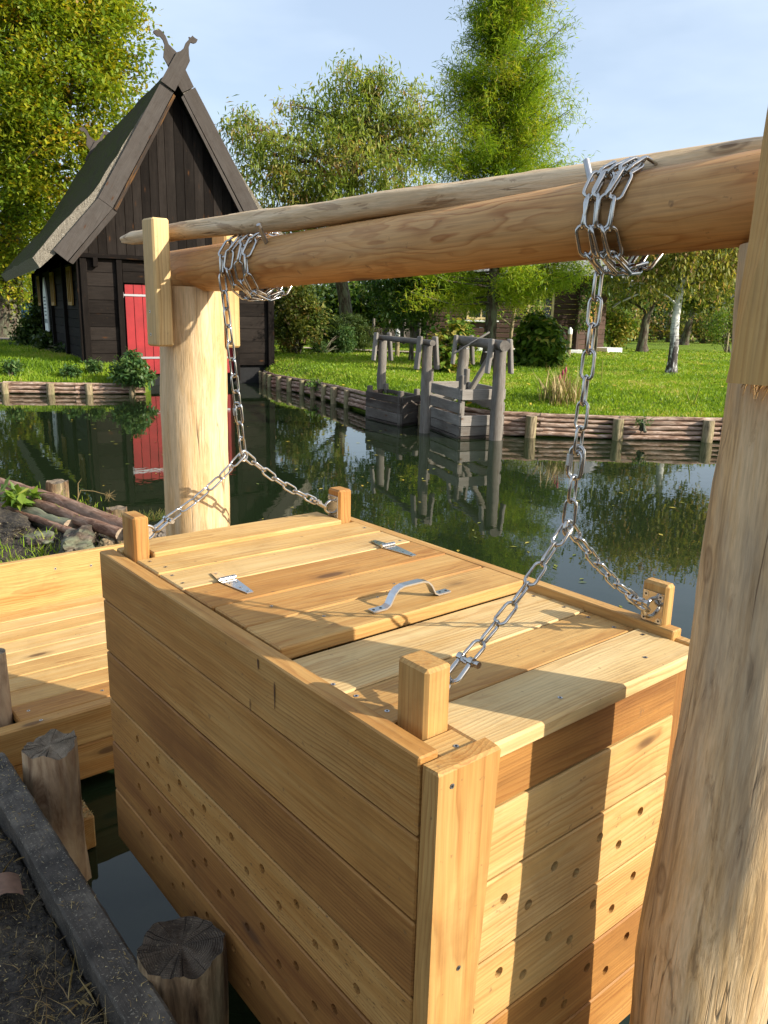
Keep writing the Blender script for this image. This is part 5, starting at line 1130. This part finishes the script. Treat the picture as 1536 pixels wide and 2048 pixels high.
# ------------------------------------------------------------------ trees and plants
def rand_in(c, r, lo=.0):
    while True:
        v = Vector((random.uniform(-1, 1), random.uniform(-1, 1), random.uniform(-1, 1)))
        if lo <= v.length <= 1: return Vector((c[0] + v.x * r[0], c[1] + v.y * r[1], c[2] + v.z * r[2]))
def cloud(clumps, per, spread, size, wid, base=0.45, var=0.5, droop=0.3, flat=0.6, squash=0.7):
    """leaf clumps -> leafset arrays"""
    n = len(clumps); C_ = np.repeat(np.array([tuple(c) for c in clumps], np.float32), per, 0)
    P = C_ + RNG.normal(0, 1, C_.shape).astype(np.float32) * np.array([spread, spread, spread * squash], np.float32)
    tone = np.repeat(RNG.normal(base, var * .5, n), per) + RNG.normal(0, var * .45, n * per)
    return leafset(P, size, wid, tone, droop, None, flat)
def tree(name, label, cat, foot, trunk, tr, blobs, leaf, bk, nclump, per, spread, size, wid, group=None, base=.45, var=.5, droop=.3, limbs=True, limb_r=.35, hollow=.25, flat=.6, squash=.7, twigs=True):
    root = thing(name, label, cat, foot, group); m = MB(); tp = [Vector(p) for p in trunk]
    fine_ = []
    for a, b in zip(tp[:-1], tp[1:]):
        for k in range(4): fine_.append(a.lerp(b, k / 4))
    fine_.append(tp[-1]); nf = len(fine_)
    m.tube([p + Vector((noise.noise(p * .9), noise.noise(p * .9 + Vector((5, 5, 5))), 0)) * tr * .5 for p in fine_], [lerp(tr * (1.35 if i == 0 else 1.0), tr * .28, (i / (nf - 1)) ** .9) for i in range(nf)], 14, (.4, .5, 0), True, tr * .12, 2, s0=0)
    clumps = []; tot = sum(b[3] for b in blobs)
    for (c, r, _u, wgt) in blobs:
        c = Vector(c)
        k = int(nclump * wgt / tot); cl = [rand_in(c, r, hollow) for _ in range(k)]; clumps += cl
        if limbs:
            st = min(fine_[nf // 4:], key=lambda p: (p - c).length + max(0, p.z - c.z + .3 * (c - p).length) * 2.0); md = st.lerp(c, .5) + UP * .12 * (c - st).length
            lr = tr * limb_r; m.tube([st, st.lerp(md, .5) + UP * .02, md, md.lerp(c, .5), c], [lr, lr * .8, lr * .6, lr * .45, lr * .25], 7, (.4, .5, 0), False)
            if twigs:
                for q in random.sample(cl, min(len(cl), max(4, k // 5))):
                    s_ = random.choice((md, md.lerp(c, .5), c)); m.tube([s_, s_.lerp(q, .5) + UP * .05 * (q - s_).length, q], [lr * .3, lr * .18, lr * .06], 5, (.4, .5, 0), False)
    m.build('trunk', bk, root)
    l = MB(); l.leaves(*cloud(clumps, per, spread, size, wid, base, var, droop, flat, squash)); l.build('crown', leaf, root)
    return root
def blob(px, py, D, r, sc=(1, 1, 1), w_=None):
    return (at(px, py, D), (r * sc[0], r * sc[1], r * sc[2]), 0, w_ if w_ is not None else r ** 2.2 * sc[2])

# tall yellowing lime at the left
D0 = 36
foot = G(-17.4, 37.2, .55)
bl = [blob(70, 60, D0, 3.0), blob(190, 90, D0 - 1, 2.0), blob(235, 170, D0, 1.25), blob(150, 200, D0 - 1.5, 2.2), blob(230, 270, D0, 1.15), blob(20, 190, D0 - 2, 2.2), blob(90, 290, D0 - 2, 2.0), blob(170, 330, D0, 1.6), blob(20, 330, D0 - 2, 1.9), blob(60, 420, D0 - 1, 1.7), blob(5, 460, D0 - 1, 1.5), blob(120, 400, D0, 1.1), blob(-60, 250, D0, 3.2), blob(-70, 60, D0, 3.4), blob(140, -60, D0, 3.0), blob(20, -120, D0 + 1, 3.4), blob(225, 20, D0, 1.4), blob(-60, 440, D0, 2.2), blob(10, 545, D0, 1.0), blob(45, 590, D0 + 1, .9)]
tree('lime_tree', 'tall broad tree with yellowing leaves at the upper left behind the barn', 'tree', foot, [foot, foot + UP * 3.2 + RT * .2, foot + UP * 7 + RT * .9, foot + UP * 11 + RT * 1.6, foot + UP * 15 + RT * 2], .62, bl, M['leaf_yellow'], M['bark'], 1250, 84, .40, .20, .13, base=.42, var=.40, droop=.25, limb_r=.32)
# drooping-leaved tree in the middle
D1 = 36; foot = G(-1.6, 37.0, .55)
bl = [blob(700, 190, D1, 1.25, (1, 1, 1.2)), blob(740, 235, D1, 1.5), blob(610, 215, D1, .95, (1.1, 1, .8)), blob(650, 260, D1, 1.35), blob(500, 260, D1 - 1, .95), blob(545, 310, D1 - 1, 1.3), blob(490, 330, D1, .85), blob(610, 340, D1 - 1, 1.6), blob(700, 330, D1 - 1, 1.7), blob(790, 300, D1, 1.35), blob(835, 230, D1, 1.05, (1, 1, 1.2)), blob(860, 300, D1, 1.1), blob(810, 380, D1 - 1, 1.4), blob(560, 395, D1 - 1, 1.3), blob(650, 420, D1 - 1, 1.4), blob(740, 420, D1, 1.3), blob(520, 440, D1, .9), blob(770, 180, D1, .8), blob(640, 480, D1, 1.2), blob(570, 500, D1, 1.2)]
tk = [foot, at(680, 560, 37), at(693, 450, 36.5), at(700, 380, 36), at(715, 280, 36)]
tree('walnut_tree', 'spreading tree with drooping brown-tinged leaves, right of the barn roof', 'tree', foot, tk, .34, bl, M['leaf_walnut'], M['bark'], 600, 50, .27, .28, .08, base=.46, var=.42, droop=.75, hollow=.35, limb_r=.4, squash=.9)
# feathery conifer
def cypress():
    foot = G(2.95, 23.6, .58); root = thing('bald_cypress', 'tall feathery light-green conifer rising in the centre right', 'tree', foot); top = at(1030, -330, 23.2); m = MB(); n = 26
    ax = [foot.lerp(at(990, 520, 23.4), i / 8) for i in range(8)] + [at(990, 520, 23.4).lerp(top, i / (n - 1)) for i in range(n)]
    m.tube(ax, [lerp(.20, .02, (i / (len(ax) - 1)) ** .8) * (1.35 if i == 0 else 1) for i in range(len(ax))], 12, (.4, .5, 0), True, .02, 2)
    H_ = top.z - 2.2; cl = []; tone = []
    for k in range(290):
        u = random.random() ** .95; z = 2.3 + u * H_; rmax = lerp(3.9, .35, u ** .85) * (0.75 + .35 * noise.noise(Vector((u * 9, k * .01, 0)))) + .15
        i = min(len(ax) - 2, max(0, next((q for q in range(len(ax) - 1) if ax[q + 1].z > z), len(ax) - 2))); o = ax[i].lerp(ax[i + 1], (z - ax[i].z) / max(.01, ax[i + 1].z - ax[i].z))
        a = k * 2.39996 + random.uniform(-.3, .3); L = rmax * random.uniform(.65, 1.08)
        rise = lerp(.12, .75, u) + random.uniform(-.12, .12); d = Vector((math.cos(a), math.sin(a), rise)); tip = o + d.normalized() * L * lerp(1.0, 1.05, u); md = o.lerp(tip, .5) - UP * .06 * L
        m.tube([o, md, tip], [.035 * (1 - u * .7), .02 * (1 - u * .6), .006], 5, (.4, .5, 0), False); bt = random.gauss(.5, .2)
        for _ in range(int(12 + L * 19)):
            t = random.uniform(.22, 1.02); p = o.lerp(md, t * 2) if t < .5 else md.lerp(tip, t * 2 - 1)
            cl.append(p + Vector((random.gauss(0, .16), random.gauss(0, .16), random.gauss(-.02, .12))) * lerp(.9, 1.1, t)); tone.append(bt)
    m.build('trunk', M['bark'], root)
    C_ = np.repeat(np.array([tuple(c) for c in cl], np.float32), 13, 0); P = C_ + RNG.normal(0, .10, C_.shape).astype(np.float32); tn_ = np.repeat(np.array(tone), 13) + RNG.normal(0, .22, len(P))
    l = MB(); l.leaves(*leafset(P, .18, .026, tn_, .10, None, .6)); l.build('crown', M['leaf_cypress'], root)
    return root
cypress()
# low spreading boughs left of the conifer belong to a small dark tree
foot = G(0.75, 24.8, .58)
tree('small_tree', 'small dense dark-green tree with a thin pale trunk behind the low fish box', 'tree', foot, [foot, at(823, 660, 24.8), at(825, 600, 24.8), at(830, 540, 24.8)], .075, [blob(800, 600, 24.6, .75), blob(850, 590, 24.6, .8), blob(820, 545, 24.8, .9), blob(770, 570, 24.8, .7), blob(880, 560, 24.6, .7), blob(845, 640, 24.5, .42), blob(800, 645, 24.6, .3), blob(870, 500, 24.8, .8)], M['leaf_green'], M['bark'], 170, 50, .17, .13, .075, base=.4, var=.5, droop=.5)
# birch
foot = G(7.6, 21.5, .56); tk = [foot, at(1350, 660, 21.5), at(1363, 560, 21.5), at(1372, 480, 21.5), at(1368, 430, 21.5)]
bl = [blob(1330, 520, 21.5, .8, (1.3, 1.3, .45)), blob(1400, 515, 21.3, .8, (1.3, 1.3, .45)), blob(1270, 535, 21.5, .65, (1.2, 1.2, .5)), blob(1450, 530, 21.5, .7, (1.2, 1.2, .5)), blob(1230, 560, 21.5, .45, (1.2, 1.2, .55)), blob(1350, 450, 21.5, 1.0, (1.5, 1.5, .55)), blob(1400, 455, 21.6, .9, (1.3, 1.3, .5)), blob(1290, 470, 21.6, .9, (1.4, 1.4, .5)), blob(1480, 470, 21.5, .9), blob(1310, 560, 21.3, .35), blob(1410, 560, 21.3, .35)]
tree('birch_tree', 'weeping birch with a white trunk, black and furrowed at the foot, on the right lawn', 'tree', foot, tk, .135, bl, M['leaf_birch'], M['birch'], 300, 60, .22, .13, .06, base=.45, var=.6, droop=1.0, limb_r=.3, squash=1.2)
# old fruit trees further right
foot = G(11.7, 37.3, .6); tk = [foot, at(1290, 640, 37.3), at(1312, 590, 37.2), at(1325, 545, 37)]
tree('apple_tree', 'leaning old fruit tree with a forked mossy trunk right of the cabin', 'tree', foot, tk, .23, [blob(1270, 560, 37, 1.1), blob(1325, 530, 37, 1.4), blob(1240, 600, 37.5, .7), blob(1290, 510, 37, 1.4), blob(1360, 560, 37.4, 1.0), blob(1250, 520, 37, 1.2)], M['leaf_olive'], M['bark'], 190, 44, .36, .2, .12, base=.45, var=.5)
foot = G(18.4, 50.5, .6); tk = [foot, at(1378, 650, 50), at(1390, 610, 50), at(1400, 570, 50)]
tree('apple_tree', 'upright grey-stemmed fruit tree in front of the overgrown fence', 'tree', foot, tk, .27, [blob(1380, 590, 50, 1.3), blob(1420, 580, 50, 1.5), blob(1400, 540, 50, 1.8), blob(1350, 560, 50.5, 1.3), blob(1440, 600, 50, 1.0)], M['leaf_olive'], M['bark'], 170, 40, .45, .26, .16, base=.3, var=.5)
# sapling with bare stems
foot = G(4.55, 29.6, .58); tk = [foot, at(1022, 665, 29.5), at(1030, 620, 29.5), at(1035, 575, 29.5)]
tree('sapling', 'young many-stemmed sapling with few leaves in front of the cabin', 'tree', foot, tk, .085, [blob(1000, 590, 29.5, .42, (1, 1, 1.5)), blob(1030, 575, 29.5, .5, (1, 1, 1.4)), blob(1065, 600, 29.5, .42, (1, 1, 1.5)), blob(1085, 625, 29.5, .36), blob(990, 635, 29.5, .35), blob(1050, 635, 29.5, .35)], M['leaf_bright'], M['stake'], 80, 20, .2, .12, .06, base=.6, var=.5, droop=.5, limb_r=.5)
# bushes
def bush(name, label, cat, foot, blobs, leaf, ncl, per, spread, size, wid, group=None, base=.45, var=.5, hollow=.45, droop=.3, bk=M['bark'], stems=5, flat=.6):
    root = thing(name, label, cat, foot, group); foot = Vector(foot); m = MB(); cl = []; tot = sum(b[3] for b in blobs)
    for (c, r, _u, wgt) in blobs:
        k = max(3, int(ncl * wgt / tot)); q = [rand_in(c, r, hollow) for _ in range(k)]; cl += q
        for e in random.sample(q, min(stems, len(q))): m.tube([foot + Vector((random.gauss(0, .06), random.gauss(0, .06), -.1)), foot.lerp(e, .5) + UP * .1, e], [.03, .02, .008], 5, (.4, .5, 0), False)
    cl = [c for c in cl if c.z > foot.z + .02]
    m.build('stem', bk, root); l = MB(); l.leaves(*cloud(cl, per, spread, size, wid, base, var, droop, flat)); l.build('foliage', leaf, root); return root
bush('shrub', 'loose tall light-green shrub beside the right corner of the barn', 'shrub', G(-3.2, 28.6, .55), [blob(580, 610, 28.5, .75), blob(560, 660, 28.5, .6), blob(610, 650, 28.3, .65), blob(600, 580, 28.6, .6), blob(628, 625, 28.5, .45), blob(575, 690, 28.3, .3)], M['leaf_olive'], 150, 46, .17, .14, .09, base=.35, var=.6)
bush('clipped_bush', 'rounded clipped dark-green bush beside the path', 'shrub', G(-1.7, 30.0, .55), [blob(665, 668, 30, .62, (1, 1, .95)), blob(700, 664, 30, .65, (1, 1, .95)), blob(725, 672, 30.2, .42)], M['leaf_dark'], 330, 60, .08, .12, .03, base=.8, var=.5, hollow=.8, droop=.1)
bush('clipped_bush', 'small lighter bush in front of the rounded dark one', 'shrub', G(-2.4, 28.6, .55), [blob(640, 690, 28.6, .25), blob(690, 680, 29.2, .42, (.7, .7, 1.1))], M['leaf_nettle'], 90, 40, .09, .13, .035, base=.5, var=.5, hollow=.5, droop=.4)
bush('hydrangea', 'big round large-leaved bush in front of the cabin', 'shrub', G(4.2, 23.7, .55), [blob(1078, 690, 23.7, .62, (1, 1, 1.0)), blob(1075, 665, 23.7, .5), blob(1095, 712, 23.6, .4), blob(1060, 712, 23.6, .4)], M['leaf_bright'], 260, 18, .10, .20, .17, base=.35, var=.6, hollow=.75, droop=.6, flat=.4)
bush('hydrangea', 'yellow-green large-leaved bush behind the grey gantry', 'shrub', G(1.75, 20.5, .55), [blob(900, 690, 20.3, .5, (1, 1, 1)), blob(925, 670, 20.4, .35), blob(880, 720, 20.2, .4), blob(905, 735, 20.2, .42), blob(915, 655, 20.4, .25)], M['leaf_bright'], 170, 16, .10, .16, .12, base=.6, var=.7, hollow=.6, droop=.5, flat=.4)
bush('bare_shrub', 'brown twiggy shrub on the lawn left of the old gantry', 'shrub', G(-0.12, 25.5, .55), [blob(760, 690, 25.5, .36, (1, 1, 1.2)), blob(752, 660, 25.5, .3)], M['leaf_olive'], 40, 12, .09, .07, .03, base=.95, var=.2, hollow=.1, stems=26)
bush('climbing_rose', 'purple-flowering climber on the lit side of the cabin', 'shrub', G(8.5, 33.2, .6), [blob(1180, 600, 33.4, .5, (.6, .6, 1.3)), blob(1165, 640, 33.2, .35, (.6, .6, 1.3)), blob(1195, 570, 33.6, .35)], M['leaf_green'], 60, 28, .14, .13, .07, base=.5, var=.5)
bush('vine', 'yellowing vine bush at the end of the cabin', 'shrub', G(11.2, 40.5, .6), [blob(1235, 660, 40, .7, (1, 1, 1.2)), blob(1225, 625, 40.2, .6), blob(1250, 640, 40, .5)], M['leaf_bright'], 90, 34, .22, .18, .12, base=.75, var=.5)
bush('rose_bush', 'small staked rose bush on the far lawn at the right', 'shrub', G(16.2, 38.5, .6), [blob(1432, 660, 38.5, .55, (1, 1, 1.2)), blob(1440, 630, 38.5, .4)], M['leaf_bright'], 60, 22, .16, .12, .07, base=.5, var=.5, hollow=.2)
m = MB(); c = G(15.95, 38.2, .5); m.tube([c, c + UP * 1.0], .05, 8, (.2, .5, 0)); tag(m.build('support_stake', M['stake']), 'pale short stake beside the rose bush', 'stake')
# garden posts with white caps
for px, py, D, lab in ((795, 672, 27.5, 'short white-capped garden post behind the low fish box'), (1140, 668, 29.5, 'white-capped garden post beside the cabin corner')):
    t = thing('garden_post', lab, 'post', G(0, 0, 0) + Vector((at(px, py, D).x, at(px, py, D).y, .5)), 'white-capped garden posts'); b = at(px, py, D); m = MB(); m.tube([(b.x, b.y, .45), (b.x, b.y, b.z)], .08, 12); m.build('shaft', M['stake'], t); m = MB(); m.tube([b, b + UP * .16, b + UP * .24], [.085, .08, .02], 12); m.build('cap', M['white'], t)
# reed clump with red flower heads
t = thing('reed_clump', 'dry reed clump with dark red flower heads at the lawn edge', 'plant', G(3.15, 14.4, .42)); c = G(3.15, 14.4, .42)
sp = [(c.x + random.gauss(0, .16), c.y + random.gauss(0, .16), c.z) for _ in range(330)]
r_ = blades('stalks', sp, .3, .85, .012, M['straw'], (.2, 1), .55); r_.parent = t; r_.location = -c
r_ = blades('foliage', [(p[0], p[1], p[2]) for p in sp[:170]], .25, .6, .016, M['leaf_bright'], (.2, 1), .7); r_.parent = t; r_.location = -c
for k in range(4):
    m = MB(); e = c + Vector((random.gauss(.05, .1), random.gauss(0, .1), random.uniform(.35, .6)))
    m.tube([Vector((c.x, c.y, c.z)), e, e + UP * .05, e + UP * .09, e + UP * .12], [.005, .006, .026, .016, .004], 8, (.4, .5, 0), True, .008, 30); m.build('flower_head', M['spore'], t)
# left bank plants
bush('nettle_clump', 'lush nettle clump hanging over the bank in front of the red door', 'plant', G(-6.05, 18.95, .3), [blob(262, 735, 18.8, .30, (1, 1, 1)), blob(285, 755, 18.7, .24), blob(245, 750, 18.8, .26), blob(262, 708, 18.9, .12)], M['leaf_nettle'], 95, 26, .075, .12, .075, base=.55, var=.6, hollow=.3, droop=.5)
bush('ivy', 'dark bushy ivy climbing the far end of the barn side', 'plant', BP(-.4, 10.4, .5), [blob(70, 665, 29.5, .62, (1, 1, 1)), blob(60, 685, 29.2, .5), blob(85, 650, 29.4, .5, (.5, .5, 1.4)), blob(88, 610, 29.6, .3, (.5, .5, 1.5)), blob(100, 690, 26.5, .42), blob(120, 705, 24, .22)], M['leaf_dark'], 220, 34, .15, .15, .11, base=.6, var=.6, hollow=.4)
for (px, py, D, r_, lb) in ((20, 735, 19.2, .16, 'leafy weed at the left end of the bank edge'), (140, 745, 19.2, .14, 'leafy weed on the bank below the barn corner'), (190, 735, 19.7, .14, 'leafy weed beside the barn corner post')):
    p = at(px, py, D); bush('bank_weed', lb, 'plant', p - UP * .1, [(p + UP * .04, (r_ * 1.2, r_ * 1.2, r_), 0, 1)], M['leaf_nettle'], 26, 22, .06, .10, .05, base=.45, var=.6, hollow=0)
bush('bank_weed', 'green weed growing between two revetment stakes at the right', 'plant', at(1290, 850, 12.95), [(at(1285, 850, 12.95), (.09, .09, .14), 0, 1)], M['leaf_nettle'], 16, 14, .04, .10, .022, base=.6, var=.5, hollow=0)
bush('bank_weed', 'green tuft hanging over the shaded revetment', 'plant', at(640, 770, 18.8), [(at(632, 772, 18.85), (.2, .2, .16), 0, 1)], M['leaf_green'], 30, 18, .06, .10, .05, base=.5, var=.5, hollow=0)
m = MB()
for k, (px, py, px2, py2) in enumerate(((1388, 808, 1404, 755), (1378, 800, 1369, 778), (1205, 720, 1201, 770))):
    a, b = at(px, py, 14.3), at(px2, py2, 14.3); m.tube([a, a.lerp(b, .5) + RT * .01, b], [.014, .012, .003], 5, (.9, .5, 0))
    ob_ = m.build('reed', M['leaf_bright'])
    tag(ob_, ('tall yellow reed blade on the lawn edge at the right', 'short yellow reed blade left of the tall one', 'green reed blade behind the near chain')[k], 'reed'); m = MB()

# background planting and fence
fence = thing('overgrown_fence', 'long vine-covered fence closing the lawn at the far right', 'fence', G(20, 58, .6)); m = MB()
for k in range(15): p = G(10 + k * 2.4, 58 - k * .25, .5); m.tube([p, p + UP * 2.3], .14, 8); 
for z in (1.0, 2.0): m.bar(G(10, 58, z), G(44, 54.5, z), .06, .12, .5)
m.build('post_and_rail', M['grey'], fence)
cl = [G(10 + random.random() * 34, 57.6 - random.random() * .5 - .1 * 0, .6 + random.random() * 2.1) for _ in range(620)]; cl = [c - FWH * .103 * (c.dot(RT) - 10) for c in cl]
l = MB(); l.leaves(*cloud(cl, 26, .35, .24, .15, .55, .6, .6)); l.build('vine_cover', M['leaf_olive'], fence)
bgt = [(-27, 62, 3.5, 9, 'leaf_yellow'), (-21, 56, 2.6, 5.5, 'leaf_yellow'), (-5.5, 46, 2.2, 4.6, 'leaf_dark'), (-2.0, 47, 2.4, 4.2, 'leaf_green'), (1.2, 46, 2.2, 4.4, 'leaf_dark'), (4.0, 48, 2.4, 4.0, 'leaf_green'), (13.5, 60, 3.0, 6.0, 'leaf_olive'), (17.5, 64, 3.4, 6.8, 'leaf_green'), (22.0, 66, 3.4, 6.4, 'leaf_dark'), (26.5, 62, 3.4, 7.2, 'leaf_olive'), (31, 64, 3.6, 6.6, 'leaf_dark'), (36, 60, 3.5, 7.0, 'leaf_green')]
lb = ['far yellow tree at the extreme left edge', 'yellow far tree behind the map board', 'dark tree behind the light shrub beside the barn', 'green tree behind the rounded clipped bush', 'dark tree behind the low fish box', 'green tree behind the cabin gable', 'olive tree behind the leaning fruit tree', 'green tree behind the birch', 'dark tree behind the upright fruit tree', 'olive tree behind the rose bush', 'dark tree hidden beyond the near post', 'green tree at the far right end of the fence']
for (R, D, r, h, lf), lab in zip(bgt, lb):
    f = G(R, D, .5); c = f + UP * (h * .55)
    tree('background_tree', lab, 'tree', f, [f, f + UP * h * .3, f + UP * h * .6, f + UP * h * .85], .22, [(c + Vector((random.gauss(0, r * .35), random.gauss(0, r * .35), random.uniform(-.32, .3) * h)), (r * .62, r * .62, h * .24), 0, 1) for _ in range(7)], M[lf], M['bark'], 150, 34, .5, .30, .2, 'trees closing the far side of the lawn', base=.45, var=.5)
cl = [G(lerp(-45, 75, random.random()), random.uniform(78, 84), .4 + abs(random.gauss(0, 1)) * 2.0) for _ in range(1300)]
l = MB(); l.leaves(*cloud(cl, 16, .9, .75, .5, .4, .6)); kind(l.build('distant_woodland', M['leaf_green']), 'stuff')
m = MB(); m.bar(G(-2.2, 40, 1.0), G(1.6, 40, 1.0), .1, .7, .6); 
for k in range(6): m.box(G(-2.2 + k * .75, 39.9, 1.1), (.1, .1, 1.4), 2, .01, .5)
tag(m.build('garden_fence', M['grey']), 'low dark board fence behind the rounded clipped bush', 'fence')
m = MB(); m.grid([[G(-3.2, 31.2, .66), G(1.0, 29.6, .66)], [G(-3.4, 32.4, .66), G(1.2, 30.6, .66)]], False); kind(m.build('path', M['sandpath']), 'structure')
m = MB(); m.grid([[G(-24, 35.5, .64), G(-11, 33.5, .64)], [G(-24, 38, .64), G(-13, 35.5, .64)]], False); kind(m.build('path', M['sandpath']), 'structure')

# leaves afloat on the canal
V = []; Q = []; tn = []
for _ in range(330):
    D = random.uniform(3.2, 17); R = random.uniform(-.42, .40) * D; q_ = G(R, D, .004); p = q_ * FS
    if .7 < p.x < 1.9 and .8 < p.y < 2.6: continue
    if p.x < 2.7 and 3.3 < p.y < 9.2: continue
    if p.x < .7 and p.y < 3.5: continue
    p = q_
    if noise.noise(Vector((p.x * .55, p.y * .55, 5))) < -.05 and random.random() < .8: continue
    a = random.uniform(0, 6.28); L = random.uniform(.012, .045); w_ = L * random.uniform(.3, .5); d = Vector((math.cos(a), math.sin(a), 0)); s_ = Vector((-d.y, d.x, 0)); o = len(V)
    V += [tuple(p - d * L), tuple(p + s_ * w_ + UP * .003), tuple(p + d * L), tuple(p - s_ * w_ + UP * .002)]; Q.append([o, o + 1, o + 2, o + 3]); tn += [random.random() ** 1.4] * 4
m = MB(); m.leaves(np.array(V), np.array(Q), tn); kind(m.build('floating_leaves', M['litter']), 'stuff')
sp, _w = lawn_spots(LAWNS[0], lambda D, j: 1.6 if D > 15 else .9, 40, lambda D: D * .55)
sp += lawn_spots(LAWNS[1], lambda D, j: 2.0, 34, lambda D: D * .55)[0]
l = MB(); l.leaves(*leafset([(p.x, p.y, p.z + .05) for p in sp], .10, .06, np.array([random.random() for _ in sp]), 0.0, None, .3)); kind(l.build('fallen_leaves', M['litter']), 'stuff')
scale_about_camera(new_since(MARK))
